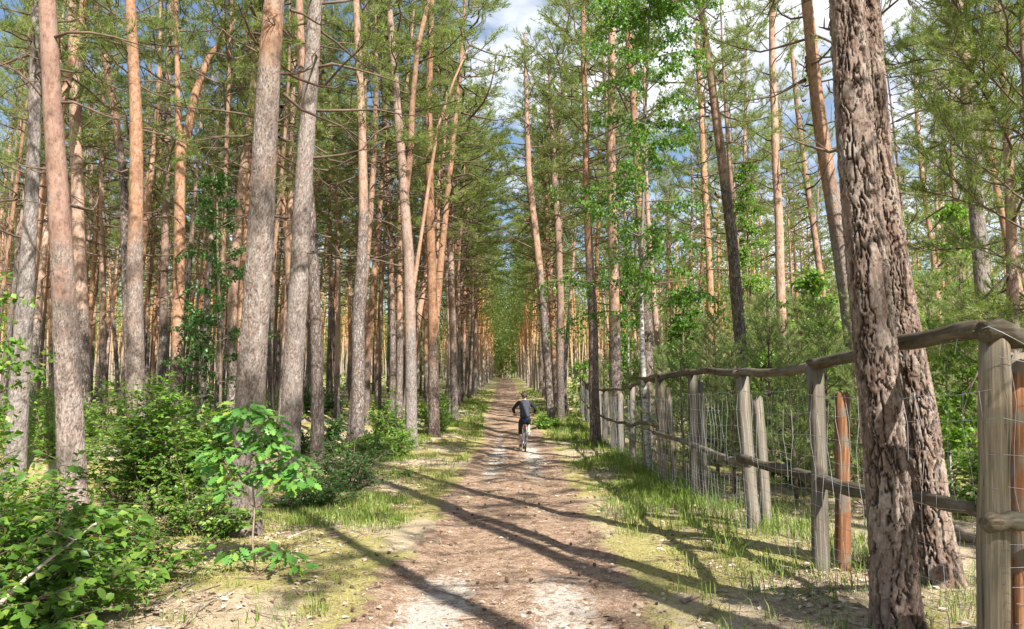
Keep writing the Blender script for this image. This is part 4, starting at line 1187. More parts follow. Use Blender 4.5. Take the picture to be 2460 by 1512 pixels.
def post(px_top, py_top, px_bot, py_bot, d, w, mat, kind='round', name='post', label=None, seed=0):
    rg = np.random.default_rng(6000 + seed)
    a = pix(px_top, py_top, d); b = pix(px_bot, py_bot, d); g = ground(b[0], d)
    dirn = (a - b) / (a[2] - b[2]); foot = a + dirn * (g - .08 - a[2])
    Ht = a[2] - foot[2]; r = rpx(px_bot, w, d)
    mb = MB(); n = 18 if kind == 'round' else 8
    zs = np.linspace(0, Ht, 9); th = np.arange(n) * 2 * math.pi / n
    if kind == 'round': prof = np.ones(n)
    else: prof = np.array([1.05, .8, .9, .62, 1.0, .78, .92, .66]) * (1 + rg.normal(size=8) * .06)
    V = []
    for i, z in enumerate(zs):
        wv = (1 + .03 * rg.normal()) * r * prof * (1 + .04 * rg.normal(size=n)) * (1.06 - .06 * z / Ht)
        zz = z + (rg.normal(size=n) * .02 + (.035 * np.cos(th + 1) if kind != 'round' else 0) if i == 8 else 0)
        ox = .012 * math.sin(z * 2.1 + seed); zz = np.broadcast_to(zz, (n,))
        V.append(np.stack([ox + wv * np.cos(th), wv * np.sin(th) * (1 if kind == 'round' else .75), zz], -1))
    V = np.concatenate(V)
    i = np.arange(8)[:, None] * n; j = np.arange(n)[None, :]; j2 = (j + 1) % n
    Q = np.stack([i + j, i + j2, i + n + j2, i + n + j], -1).reshape(-1, 4)
    top = len(V); V = np.concatenate([V, [[0, 0, Ht + .006]]])
    T = [(8 * n + q, 8 * n + (q + 1) % n, top) for q in range(n)]
    me = mesh_np(name, V, T, Q, M[mat], kind == 'round')
    o = link(name, me, fence, tuple(foot), label=label)
    ax = Vector(dirn).normalized(); o.rotation_mode = 'QUATERNION'; o.rotation_quaternion = ax.to_track_quat('Z', 'X') if abs(ax.x) + abs(ax.y) > 1e-4 else (1, 0, 0, 0)
    return a, foot


posts = []
posts.append(post(2383, 812, 2393, 1620, 4.0, 77, 'post', 'round', 'post', 'thick round grey corner post', 1)[0])
posts.append(post(1956, 878, 1976, 1385, 6.28, 44, 'split_post', 'split', seed=2)[0])
posts.append(post(1782, 905, 1814, 1288, 8.3, 34, 'split_post', 'split', seed=3)[0])
posts.append(post(1660, 902, 1674, 1200, 10.8, 23, 'split_post', 'split', seed=4)[0])
posts.append(post(1584, 905, 1597, 1152, 13, 22, 'pale_post', 'split', seed=5)[0])
fpost_x = lambda y: np.interp(y, [13, 20, 28, 36, 46], [2.66, 2.85, 3.1, 3.4, 4.3])
for k in range(11):
    y = 15.1 + k * 2.15; x = float(fpost_x(y)); g = ground(x, y)
    pt = project((x, y, g + 1.62 + .06 * math.sin(k * 2.3))); pb = project((x + .03 * math.sin(k * 3), y, g))
    posts.append(post(pt[0], pt[1], pb[0], pb[1], y, .15 * 1777 / y, ('pale_post', 'split_post', 'split_post')[k % 3], 'split', seed=10 + k)[0])
    y2 = y + .15; pt = project((x + .28, y2, g + 1.38)); pb = project((x + .32, y2, g))
    post(pt[0], pt[1], pb[0], pb[1], y2, .12 * 1777 / y2, ('orange_post', 'split_post', 'pale_post', 'split_post')[k % 4], 'round' if k % 4 == 0 else 'split', 'stake', seed=40 + k)
post(2442, 852, 2452, 1620, 4.25, 66, 'orange_post', 'round', 'stake', 'thick bark-stripped reddish stake beside the corner post', 60)
post(2026, 946, 2021, 1395, 6.4, 35, 'orange_post', 'round', 'stake', 'peeled bright orange stake', 61)
post(1818, 960, 1845, 1288, 8.4, 25, 'split_post', 'split', 'stake', seed=62)
post(1680, 922, 1690, 1196, 10.95, 19, 'split_post', 'split', 'stake', seed=63)
post(1606, 935, 1620, 1148, 13.1, 15, 'pale_post', 'split', 'stake', seed=64)


def rail(P, r, name='rail', seed=0, label=None, parent=fence):
    rg = np.random.default_rng(7000 + seed)
    P = np.array(P, float); c = P[0].copy(); ln = np.linalg.norm(P[-1] - P[0]); k = max(10, int(ln / .14))
    s_ = np.linspace(0, 1, len(P)); q = np.linspace(0, 1, k)
    Q = np.stack([np.interp(q, s_, P[:, i]) for i in range(3)], -1)
    Q = Q + np.stack([vnoise(q * 5, q * 0 + a, seed * 3 + a) - .5 for a in range(3)], -1) * np.array([.07, .02, .075]) * np.sin(q * math.pi)[:, None] ** .4
    rr = .88 * r * (1.08 - .22 * q) * (1 + .28 * (vnoise(q * 17, q * 0 + 7, seed) - .5))
    # local frame along z for the grain
    mb = MB(); mb.tube(Q - c, rr, 14, wob=.09)
    ax = Vector(P[-1] - P[0]).normalized(); qt = ax.to_track_quat('Z', 'Y')
    inv = np.array(qt.inverted().to_matrix())
    mb.V = [v @ inv.T for v in mb.V]
    o = link(name, mb.mesh(name, M['rail']), parent, tuple(c), label=label)
    o.rotation_mode = 'QUATERNION'; o.rotation_quaternion = qt
    return o


rail([pix(2372, 789, 4.0) + [0, .05, .0], pix(2160, 828, 5.05), pix(2035, 860, 5.8), pix(1948, 874, 6.3)], .058, seed=1, label='thick near top rail rising to the corner post')
rail([pix(2000, 868, 6.1), pix(1860, 892, 7.3), pix(1775, 897, 8.35), pix(1765, 898, 8.5)], .05, seed=2)
rail([pix(1800, 894, 8.1), pix(1720, 896, 9.5), pix(1655, 892, 10.85), pix(1650, 892, 11)], .048, seed=3)
rail([pix(1668, 894, 10.6), pix(1610, 902, 12.2), pix(1570, 912, 13.4), pix(1530, 908, 15.2)], .052, seed=4)
rail([pix(2368, 1232, 4.05) + [0, .05, 0], pix(2280, 1216, 4.45), pix(2190, 1202, 4.95), pix(2080, 1184, 5.6)], .045, seed=5, label='lower rail with a broken end at the corner post')
rail([pix(2110, 1194, 5.4), pix(1970, 1160, 6.22), pix(1860, 1128, 7.3), pix(1778, 1102, 8.15)], .06, seed=6, label='lower rail with a thick blunt butt end')
rail([pix(1800, 1115, 8.0), pix(1670, 1072, 10.6), pix(1570, 1040, 13)], .045, seed=7)
for k in range(5, 15):
    if k % 2 == 1:
        a, b = posts[k - 1], posts[min(k + 1, len(posts) - 1)]
        rail([a + [-.04, -.2, .05], (a + b) / 2 + [-.05, 0, .02 * math.sin(k * 3)], b + [-.04, .2, .03]], .048, seed=20 + k)
        rail([a + [-.1, -.2, -.82], (a + b) / 2 + [-.1, 0, -.80], b + [-.1, .2, -.85]], .042, seed=40 + k)
# rails that leave the corner to the right
c0 = pix(2362, 799, 3.93); rail([c0, pix(2460, 801, 3.98), c0 + [1.6, .35, -.05]], .064, seed=60, label='grey top rail leaving the corner to the right with a cut round end')
c1 = pix(2368, 1262, 3.86); rail([c1, pix(2460, 1263, 3.9), c1 + [1.6, .35, -.05]], .052, seed=61, label='short lower rail with a sawn end below the corner')


def wire_bay(A, B, gA, gB, top, seed, n_v, rad=.0017, bulge=.03):
    """knotted game-fence wire between two posts: level wires closer together near the ground, upright stays"""
    rg = np.random.default_rng(seed); mb = MB()
    hs_ = [.04, .12, .20, .28, .37, .46, .56, .67, .80, .95, 1.12, 1.30, top]
    for i, h in enumerate(hs_):
        k = 9; t = np.linspace(0, 1, k); ph = rg.random() * 6
        P = np.stack([A[0] + (B[0] - A[0]) * t + bulge * np.sin(t * 9 + ph) * .4, A[1] + (B[1] - A[1]) * t, gA + (gB - gA) * t + h - (.02 + .02 * rg.random()) * np.sin(t * math.pi) + .008 * np.sin(t * 25 + ph)], -1)
        mb.tube(P, rad * (1.35 if i in (0, len(hs_) - 1) else 1), 3, False)
    for j in range(n_v):
        t = (j + .5) / n_v; ph = rg.random() * 6
        zs = np.linspace(.02, top, 8)
        P = np.stack([A[0] + (B[0] - A[0]) * t + .012 * np.sin(zs * 9 + ph), A[1] + (B[1] - A[1]) * t + .02 * np.sin(zs * 6 + ph), gA + (gB - gA) * t + zs], -1)
        mb.tube(P, rad * .9, 3, False)
    link('wire_mesh', mb.mesh('wire_mesh', M['wire']), fence, kind='stuff')


off = np.array([-.085, -.02, 0])
pp = [np.array([p[0], p[1], 0]) + off for p in posts]
pp[0] = pp[0] + np.array([-.005, -.09, 0])
for k in range(len(pp) - 1):
    a, b = pp[k], pp[k + 1]
    ln = np.linalg.norm(a - b)
    wire_bay(a, b, ground(a[0], a[1]), ground(b[0], b[1]), 1.45 + .06 * math.sin(k), 8100 + k, max(6, int(ln / .15)), .0017 if k < 5 else .0024)
c = pp[0] + np.array([.03, -.005, 0]); e = c + np.array([1.7, .35, 0])
wire_bay(c, e, ground(c[0], c[1]), ground(e[0], e[1]), 1.62, 8200, 11, .0016)
# the wire caught over the near top rail
mb = MB(); q = [pix(a, b, d) for a, b, d in ((2160, 838, 4.98), (2200, 832, 4.75), (2240, 826, 4.55), (2262, 815, 4.45), (2285, 820, 4.33), (2310, 805, 4.2), (2350, 792, 3.98), (2375, 785, 3.86), (2410, 800, 3.82), (2470, 832, 3.82))]
mb.tube(q, .002, 4, False)
for a, b, d in ((2175, 836, 4.9), (2215, 830, 4.66), (2262, 816, 4.45), (2300, 812, 4.24)):
    mb.tube([pix(a, b, d), pix(a - 6, b + 40, d)], .0018, 4, False)
link('wire_loop', mb.mesh('wire_loop', M['wire']), fence)

# ------------------------------------------------------------------ cyclist
CX, CY_ = float(pix(1262, 1083, 22)[0]), 22.0
CG = ground(CX, CY_)
bike = thing('bicycle', 'grey bicycle with a blue saddle and red rear reflector ridden away along the path', 'bicycle', (CX, CY_, CG), R(1.5))


def part(name, mb, mat, parent, smooth=True):
    return link(name, mb.mesh(name, M[mat], smooth), parent)


for yy in (0, 1.05):
    c = (0, yy, .345)
    mb = MB(); mb.lathe([(.345 + .001 - .022 + .022 * math.cos(a), .021 * math.sin(a)) for a in np.arange(8) * math.pi / 4], c, 'x', 40)
    w = part('wheel', mb, 'tyre', bike)
    mb = MB(); mb.lathe([(.300, -.011), (.312, -.012), (.312, .012), (.300, .011)], c, 'x', 40); part('rim', mb, 'metal', w)
    mb = MB(); mb.tube([(-.045, yy, .345), (.045, yy, .345)], .018, 10)
    for k in range(20):
        a = k * 2 * math.pi / 20; mb.tube([(.03 * (-1) ** k, yy + .02 * math.cos(a), .345 + .02 * math.sin(a)), (0, yy + .302 * math.cos(a + .15), .345 + .302 * math.sin(a + .15))], .0015, 3, False)
    part('spokes', mb, 'metal', w)
fr = MB(); bb = np.array([0, .44, .30]); sc_ = np.array([0, .27, .80]); hd = np.array([0, .82, .86]); hb = np.array([0, .87, .70])
fr.tube([bb, sc_], .016, 10); fr.tube([sc_ - [0, -.01, .06], hd], .017, 10); fr.tube([bb, hb], .02, 10); fr.tube([hb - [0, .005, .02], hd + [0, -.005, .04]], .022, 10)
for s_ in (-1, 1):
    fr.tube([(.03 * s_, .44, .30), (.065 * s_, .2, .33), (.07 * s_, 0, .345)], .010, 8); fr.tube([(.02 * s_, .28, .76), (.06 * s_, .12, .52), (.07 * s_, 0, .345)], .009, 8)
part('frame', fr, 'frame_paint', bike)
fk = MB()
for s_ in (-1, 1): fk.tube([(0, .875, .68), (.055 * s_, .885, .66), (.06 * s_, .95, .5), (.06 * s_, 1.05, .345)], .012, 8)
part('fork', fk, 'frame_paint', bike)
sp = MB(); sp.tube([(0, .275, .78), (0, .245, .90)], .013, 10); part('seat_post', sp, 'metal', bike)
sa = MB()
for (y, hw, z, hh) in (): pass
prof = [(.07, .06, .915), (.09, .085, .925), (.16, .075, .93), (.24, .04, .928), (.33, .02, .925), (.36, .012, .918)]
V = []
for (y, hw, z) in prof:
    for a in np.arange(8) * math.pi / 4: V.append((hw * math.cos(a), y, z + .028 * math.sin(a)))
k = len(prof); i = np.arange(k - 1)[:, None] * 8; j = np.arange(8)[None, :]; j2 = (j + 1) % 8
sa.add(V, [(0, q, q + 1) for q in range(1, 7)] + [((k - 1) * 8, (k - 1) * 8 + q + 1, (k - 1) * 8 + q) for q in range(1, 7)], np.stack([i + j, i + j2, i + 8 + j2, i + 8 + j], -1).reshape(-1, 4))
part('saddle', sa, 'blue', bike)
mb = MB(); mb.box((0, .14, .835), (.09, .11, .09)); part('saddle_bag', mb, 'black', bike)
mb = MB(); mb.lathe([(0.001, -.012), (.03, -.012), (.034, 0), (.03, .012), (.001, .012)], (0, .15, .74), 'x', 14)
mb.box((0, .12, .745), (.075, .02, .05)); part('rear_light', mb, 'red', bike)
mb = MB(); mb.box((0, .11, .700), (.05, .012, .018)); part('reflector', mb, 'yellow', bike)
mb = MB()
for k in range(9): pass
ang = np.linspace(R(35), R(165), 12); mb.tube([(0, .375 * math.cos(a), .345 + .375 * math.sin(a)) for a in ang], .016, 6); part('mudguard', mb, 'black', bike)
hbm = MB(); hbm.tube([(0, .815, .88), (0, .80, 1.0), (0, .845, 1.03)], .015, 8)
hbm.tube([(-.32, .74, 1.06), (-.22, .79, 1.055), (-.1, .84, 1.035), (0, .85, 1.03), (.1, .84, 1.035), (.22, .79, 1.055), (.32, .74, 1.06)], .013, 8)
hb_o = part('handlebar', hbm, 'metal', bike)
for s_ in (-1, 1):
    mb = MB(); mb.tube([(.215 * s_, .792, 1.056), (.33 * s_, .735, 1.061)], .018, 10); part('grip', mb, 'black', hb_o)
cr = MB(); cr.lathe([(.085, -.004), (.095, -.004), (.095, .004), (.085, .004)], (.055, .44, .30), 'x', 24); cr.tube([(-.07, .44, .30), (.07, .44, .30)], .016, 10)
cr.tube([(-.075, .44, .30), (-.085, .40, .135)], .011, 8); cr.tube([(.075, .44, .30), (.085, .48, .465)], .011, 8)
part('crank', cr, 'metal', bike)
for (x, y, z) in ((-.13, .40, .135), (.13, .48, .465)):
    mb = MB(); mb.box((x, y, z), (.09, .085, .022)); part('pedal', mb, 'black', bike)

rider = thing('person', 'cyclist seen from behind in dark grey long-sleeved top and black leggings', 'person', (CX, CY_, CG), R(1.5))


def skin_body(verts, edges, radii, root=0, sub=2):
    me = bpy.data.meshes.new('tmp'); me.from_pydata(verts, edges, []); ob = bpy.data.objects.new('tmp', me); COL.objects.link(ob)
    mo = ob.modifiers.new('Skin', 'SKIN'); mo.use_smooth_shade = True; mo.branch_smoothing = .6
    if not me.skin_vertices: return None
    for i, r_ in enumerate(radii):
        d = me.skin_vertices[0].data[i]; d.radius = (r_, r_) if np.isscalar(r_) else r_; d.use_root = (i == root)
    sb = ob.modifiers.new('Sub', 'SUBSURF'); sb.levels = sb.render_levels = sub
    dg = bpy.context.evaluated_depsgraph_get(); dg.update()
    out = bpy.data.meshes.new_from_object(ob.evaluated_get(dg))
    bpy.data.objects.remove(ob); bpy.data.meshes.remove(me)
    return out


def limbs(chain_list):
    """chain_list: list of chains, each [(key or None, xyz, r)...]; shared keys join chains"""
    ids = {}; V = []; E = []; Rr = []
    for ch in chain_list:
        prev = None
        for (key, p, r_) in ch:
            if key in ids: i = ids[key]
            else:
                i = len(V); V.append(p); Rr.append(r_)
                if key: ids[key] = i
            if prev is not None and prev != i: E.append((prev, i))
            prev = i
    return V, E, Rr


pel = (0, .20, 1.0); wai = (0, .27, 1.16); che = (0, .38, 1.34); upc = (0, .43, 1.44); nk = (0, .47, 1.53); hdp = (0, .50, 1.64)
hipL, hipR = (-.10, .24, .95), (.10, .24, .95)
kneL, kneR = (-.125, .60, .62), (.13, .66, .86)
ankL, ankR = (-.125, .36, .225), (.13, .44, .555)
shL, shR = (-.185, .44, 1.43), (.185, .44, 1.43)
elL, elR = (-.345, .50, 1.24), (.335, .51, 1.24)
wrL, wrR = (-.295, .70, 1.105), (.295, .70, 1.105)
haL, haR = (-.275, .765, 1.085), (.275, .765, 1.085)
lerp = lambda a, b, t: tuple(a[i] * (1 - t) + b[i] * t for i in range(3))
body = limbs([[('pel', pel, .13), ('wai', wai, .105), ('che', che, .125), ('upc', upc, .10), ('nk', nk, .052), (None, (0, .475, 1.57), .055), (None, (0, .49, 1.63), .088), (None, (0, .49, 1.69), .088), (None, (0, .485, 1.735), .05)],
              [('pel', pel, 0), (None, hipL, .088), (None, lerp(hipL, kneL, .5), .075), (None, kneL, .056), (None, lerp(kneL, ankL, .35), .056), (None, lerp(kneL, ankL, .75), .038), ('aL', ankL, .034), (None, (-.125, .42, .185), .036), (None, (-.125, .50, .175), .028)],
              [('pel', pel, 0), (None, hipR, .088), (None, lerp(hipR, kneR, .5), .075), (None, kneR, .056), (None, lerp(kneR, ankR, .35), .056), (None, lerp(kneR, ankR, .75), .038), ('aR', ankR, .034), (None, (.13, .50, .515), .036), (None, (.13, .58, .505), .028)],
              [('upc', upc, 0), (None, shL, .05), (None, lerp(shL, elL, .5), .048), (None, elL, .040), (None, lerp(elL, wrL, .4), .038), (None, wrL, .026), (None, haL, .032)],
              [('upc', upc, 0), (None, shR, .05), (None, lerp(shR, elR, .5), .048), (None, elR, .040), (None, lerp(elR, wrR, .4), .038), (None, wrR, .026), (None, haR, .032)]])
bm_ = skin_body(*body)
# fingers closed round the grips, joined into the same mesh
fg = MB()
n = len(bm_.vertices); co = np.zeros(n * 3, np.float32); bm_.vertices.foreach_get('co', co)
polys = [tuple(p.vertices) for p in bm_.polygons]
for s_, ha in ((-1, haL), (1, haR)):
    for k, ln in enumerate((.9, 1.0, .95, .8)):
        x = ha[0] + s_ * (-.03 + .02 * k); b0 = np.array([x, .775, 1.075 + .014]); 
        fg.tube([b0 - [0, .03, -.004], b0 + [0, .015, .004], b0 + [0, .035 * ln, -.018], b0 + [0, .022 * ln, -.045], b0 + [0, -.004, -.052]], [.010, .0095, .009, .008, .006], 6)
    x = ha[0] - s_ * .035
    fg.tube([(x, .735, 1.085), (x - s_ * .016, .755, 1.07), (x - s_ * .012, .775, 1.045)], [.012, .010, .007], 6)
fV = np.concatenate(fg.V); fQ = np.concatenate(fg.Q) + n; fT = np.concatenate(fg.T) + n
me = bpy.data.meshes.new('body'); me.from_pydata(np.concatenate([co.reshape(-1, 3), fV]).tolist(), [], polys + [tuple(int(a) for a in q) for q in fQ] + [tuple(int(a) for a in q) for q in fT])
me.materials.append(M['skin']); me.polygons.foreach_set('use_smooth', np.ones(len(me.polygons), bool))
rb = link('body', me, rider)


def cloth(name, chains, mat, parent=rider, label=None):
    m_ = skin_body(*limbs(chains)); m_.materials.clear(); m_.materials.append(M[mat])
    m_.polygons.foreach_set('use_smooth', np.ones(len(m_.polygons), bool))
    return link(name, m_, parent, label=label)


cloth('top', [[('p', (0, .205, .965), (.178, .145)), (None, (0, .225, 1.05), (.165, .13)), ('w', wai, (.150, .115)), ('c', che, (.185, .135)), ('u', (0, .435, 1.45), (.20, .11)), (None, (0, .46, 1.515), .066)]], 'top')
for s_, sh, el, wr in ((-1, shL, elL, wrL), (1, shR, elR, wrR)):
    cloth('sleeve', [[(None, (sh[0] * .5, sh[1], sh[2] + .012), .085), (None, sh, .075), (None, lerp(sh, el, .5), .058), (None, el, .050), (None, lerp(el, wr, .4), .046), (None, lerp(el, wr, .97), .034)]], 'sleeve')
cloth('leggings', [[('h', (0, .21, .985), (.168, .135)), (None, (0, .22, 1.03), (.155, .12))],
                   [('h', (0, .21, .985), 0), (None, hipL, .098), (None, lerp(hipL, kneL, .5), .085), (None, kneL, .066), (None, lerp(kneL, ankL, .3), .064), (None, lerp(kneL, ankL, .42), .058)],
                   [('h', (0, .21, .985), 0), (None, hipR, .098), (None, lerp(hipR, kneR, .5), .085), (None, kneR, .066), (None, lerp(kneR, ankR, .3), .064), (None, lerp(kneR, ankR, .42), .058)]], 'leggings')
for s_, an in ((-1, ankL), (1, ankR)):
    x, y, z = an
    m_ = cloth('shoe', [[(None, (x, y - .035, z - .045), .042), (None, (x, y + .06, z - .05), .047), (None, (x, y + .17, z - .058), .036)]], 'shoe_red' if s_ < 0 else 'shoe_grey')
    mb = MB(); mb.tube([(x, y, z - .02), (x, y - .004, z + .035)], [.045, .042], 12); part('sock', mb, 'shoe_grey', m_)
mb = MB()
hr = []
for la in np.linspace(-.95, 1.5, 9):
    for lo_ in np.linspace(0, 2 * math.pi, 16, False):
        rx_ = .098; front = math.sin(lo_) > .45
        zz = math.sin(la); 
        if front and la < .45: rr_ = .078
        else: rr_ = 1.03 * rx_
        hr.append((rr_ * math.cos(la) * math.cos(lo_), .488 + rr_ * 1.1 * math.cos(la) * math.sin(lo_), 1.665 + .108 * zz))
i = np.arange(8)[:, None] * 16; j = np.arange(16)[None, :]; j2 = (j + 1) % 16
mb.add(hr, None, np.stack([i + j, i + j2, i + 16 + j2, i + 16 + j], -1).reshape(-1, 4))
part('hair', mb, 'hair', rider)
mb = MB(); mb.lathe([(.0005, -.035), (.034, -.02), (.042, .0), (.034, .02), (.0005, .035)], (0, .385, 1.62), 'x', 12); part('hair_bun', mb, 'hair', rider)
mb = MB(); mb.box((-.093, .52, 1.66), (.008, .11, .012)); mb.box((.093, .52, 1.66), (.008, .11, .012)); mb.box((-.042, .585, 1.655), (.066, .012, .042)); mb.box((.042, .585, 1.655), (.066, .012, .042)); part('sunglasses', mb, 'black', rider)
for s_ in (-1, 1):
    mb = MB(); mb.tube([(s_ * .09, .48, 1.615), (s_ * .103, .475, 1.64), (s_ * .10, .482, 1.665)], [.008, .014, .009], 6); part('ear', mb, 'skin', rider)
mb = MB(); mb.tube([(0, .572, 1.655), (0, .597, 1.625), (0, .578, 1.612)], [.010, .017, .008], 6); part('nose', mb, 'skin', rider)

# ------------------------------------------------------------------ ground cover
rg = np.random.default_rng(55)


def gpts(n, x0, x1, y0, y1, dens):
    """random ground points kept by a density function; more of them near the camera"""
    k = int(n * 1.0); y = y0 * (y1 / y0) ** rg.random(k); x = rg.uniform(x0, x1, k)
    keep = rg.random(k) < dens(x, y)
    x, y = x[keep], y[keep]
    return np.stack([x, y, H(x, y)], -1)


def blades(P, h, w, lean, per):
    n = len(P) * per
    B = np.repeat(P, per, 0) + np.stack([rg.normal(size=n) * .05, rg.normal(size=n) * .05, np.full(n, -.01)], -1)
    az = rg.random(n) * 6.28; d = np.stack([np.cos(az), np.sin(az), np.zeros(n)], -1); s = np.stack([-np.sin(az), np.cos(az), np.zeros(n)], -1)
    hh = (np.repeat(h, per) * (.45 + .75 * rg.random(n)))[:, None]; ww = w[:, None] if not np.isscalar(w) else w
    ln = lean * (.3 + rg.random(n))[:, None]
    m = B + d * hh * ln * .35 + np.array([0, 0, 1]) * hh * .6; t = B + d * hh * ln * 1.0 + np.array([0, 0, 1]) * hh * (1 - .25 * ln)
    V = np.stack([B - s * ww * .5, B + s * ww * .5, m + s * ww * .4, m - s * ww * .4, t], 1).reshape(-1, 3)
    o = np.arange(n)[:, None] * 5
    return V, np.concatenate([o + [0, 1, 2], o + [0, 2, 3], o + [3, 2, 4]], 1).reshape(-1, 3), np.repeat(rg.random(n), 5)


def side(x, y): return x - cpath(y)


def grass_d(x, y):
    dx = side(x, y); f = fbm(x * .9, y * .55, 141, 3)
    left = sst(-1.05, -1.5, dx) * sst(-4.2, -2.6, dx) * sst(6.5, 9.5, y)
    right = .7 * sst(1.15, 1.6, dx) * sst(4.2, 2.6, dx) * (.25 + .75 * sst(5.2, 6.6, y))
    return np.clip((left * 1.0 + right * 1.1) * sst(.45, .62, f) + .05 * (np.abs(dx) > 1.3), 0, 1)


G = gpts(46000, -6, 6, 4.2, 75, grass_d)
hG = (.05 + .16 * fbm(G[:, 0] * .8, G[:, 1] * .8, 151, 2)) * (1 + .25 * sst(15, 40, G[:, 1]))
wG = np.repeat(.0038 + .00042 * G[:, 1], 9)
V, T, rn = blades(G, hG, wG, .7, 9)
o = tag(link('grass', mesh_np('grass', V, T, None, M['grass'], False, {'rnd': rn}), kind='stuff'), 'tufts of green grass along both edges of the path', 'grass')


def tall_d(x, y):
    dx = side(x, y); f = fbm(x * 1.1, y * .7, 171, 3)
    return np.clip(sst(1.7, 2.2, dx) * sst(3.2, 2.7, dx) * sst(5.5, 7, y) * sst(.42, .6, f) + .8 * sst(1.2, 1.6, dx) * sst(3.6, 2.6, dx) * sst(24, 27, y) * sst(40, 34, y), 0, 1)


G = gpts(3600, 1, 4.5, 5, 42, tall_d)
V, T, rn = blades(G, np.full(len(G), .26), np.repeat(.003 + .0004 * G[:, 1], 7), .8, 7)
tag(link('tall_grass', mesh_np('tall_grass', V, T, None, M['grass'], False, {'rnd': rn * .5 + .5}), kind='stuff'), 'taller seeding grass at the foot of the fence posts', 'grass')


def moss_d(x, y):
    dx = np.abs(side(x, y)); return np.clip(sst(1.0, 1.4, dx) * sst(.46, .62, fbm(x * .55, y * .45, 41, 4)) + .04, 0, 1)


G = gpts(42000, -7, 7, 4.0, 26, moss_d)
V, T, rn = blades(G, np.full(len(G), .028), np.repeat(.007 + .0005 * G[:, 1], 4), .9, 4)
tag(link('moss', mesh_np('moss', V, T, None, M['moss'], False, {'rnd': rn}), kind='stuff'), 'cushions of yellow-green moss on the forest floor', 'moss')


def flat_bits(n, x0, x1, y0, y1, dens, L0, W0, lift, mat, name, label, cat, cards=False):
    P = gpts(n, x0, x1, y0, y1, dens); k = len(P); az = rg.random(k) * 6.28
    D = unit(np.stack([np.cos(az), np.sin(az), rg.normal(size=k) * .18], -1)); N = unit(np.stack([rg.normal(size=k) * .3, rg.normal(size=k) * .3, np.ones(k)], -1))
    P = P + np.array([0, 0, 1]) * (lift * (.3 + rg.random(k)))[:, None]
    Ln = L0 * (.5 + rg.random(k)) * (1 + .02 * P[:, 1])
    if cards: V, T, rn = leaf_cards(P, D, N, Ln, Ln * W0, rg.random(k))
    else:
        S = unit(np.cross(D, N)) * (W0 * (1 + .06 * P[:, 1]))[:, None]
        V = np.stack([P - S, P + S, P + D * Ln[:, None]], 1).reshape(-1, 3); T = np.arange(k * 3).reshape(-1, 3); rn = np.repeat(rg.random(k), 3)
    return tag(link(name, mesh_np(name, V, T, None, M[mat], False, {'rnd': rn}), kind='stuff'), label, cat)


flat_bits(130000, -5, 5, 3.9, 26, lambda x, y: np.clip(.35 + .65 * sst(.42, .58, fbm(x * 2.2, y * 2.2, 191, 3)), 0, 1), .055, .0016, .012, 'litter', 'needle_litter', 'fallen brown pine needles strewn over path and verges', 'needle litter')
flat_bits(30000, -5.5, 6, 4.2, 20, lambda x, y: np.clip(.10 + .95 * sst(1.3, 1.8, np.abs(side(x, y))) * sst(.46, .6, fbm(x * 1.3, y * 1.3, 211, 3)), 0, 1), .05, .5, .016, 'dry_leaf', 'dry_leaves', 'scattered pale dry leaves on the forest floor', 'dry leaves', True)
# low bilberry and seedlings on the floor of the stand
k = 52000
y = 13 * (120 / 13) ** rg.random(k); x = rg.uniform(-.76, .76, k) * (y + 2)
dx = side(x, y); f = fbm(x * .35, y * .22, 251, 4)
keep = rg.random(k) < sst(3.0, 4.6, np.abs(dx)) * sst(.44, .56, f) * np.where((dx > 0) & (y < 16), 0, 1)
x, y, f = x[keep], y[keep], f[keep]; k = len(x)
hh = (.10 + .9 * np.clip(f - .46, 0, 1) * 3) * rg.random(k) ** .7 * (.5 + .5 * sst(14, 30, y))
P = np.stack([x, y, H(x, y) + hh], -1); az = rg.random(k) * 6.28
D = unit(np.stack([np.cos(az), np.sin(az), rg.normal(size=k) * .4], -1)); N = unit(rg.normal(size=(k, 3)) * .5 + np.array([0, 0, 1]))
Ln = (.05 + .0042 * y) * (.6 + .7 * rg.random(k))
V, T, rn = leaf_cards(P, D, N, Ln, Ln * .7, rg.random(k))
tag(link('undergrowth', mesh_np('undergrowth', V, T, None, M['leaf'], False, {'rnd': rn}), kind='stuff'), 'low green undergrowth between the trunks of the stand', 'undergrowth')
# twigs
P = gpts(2600, -6, 7, 4.3, 30, lambda x, y: .12 + .7 * sst(1.2, 1.7, np.abs(side(x, y))))
mb = MB()
for p in P:
    az = rg.random() * 6.28; L = .08 + .5 * rg.random() ** 2.2; d = np.array([math.cos(az), math.sin(az), 0]); q = [p + np.array([0, 0, .012])]
    for k in range(3):
        d = d + np.array([rg.normal() * .3, rg.normal() * .3, rg.normal() * .05]); q.append(q[-1] + d * L / 3)
    q = np.array(q); q[:, 2] = np.maximum(q[:, 2], H(q[:, 0], q[:, 1]) + .008)
    mb.tube(q, [.004 + .006 * L, .004 + .005 * L, .003, .002], 4, False)
tag(link('twigs', mb.mesh('twigs', M['twig']), kind='stuff'), 'small dead twigs scattered over the forest floor', 'twigs')


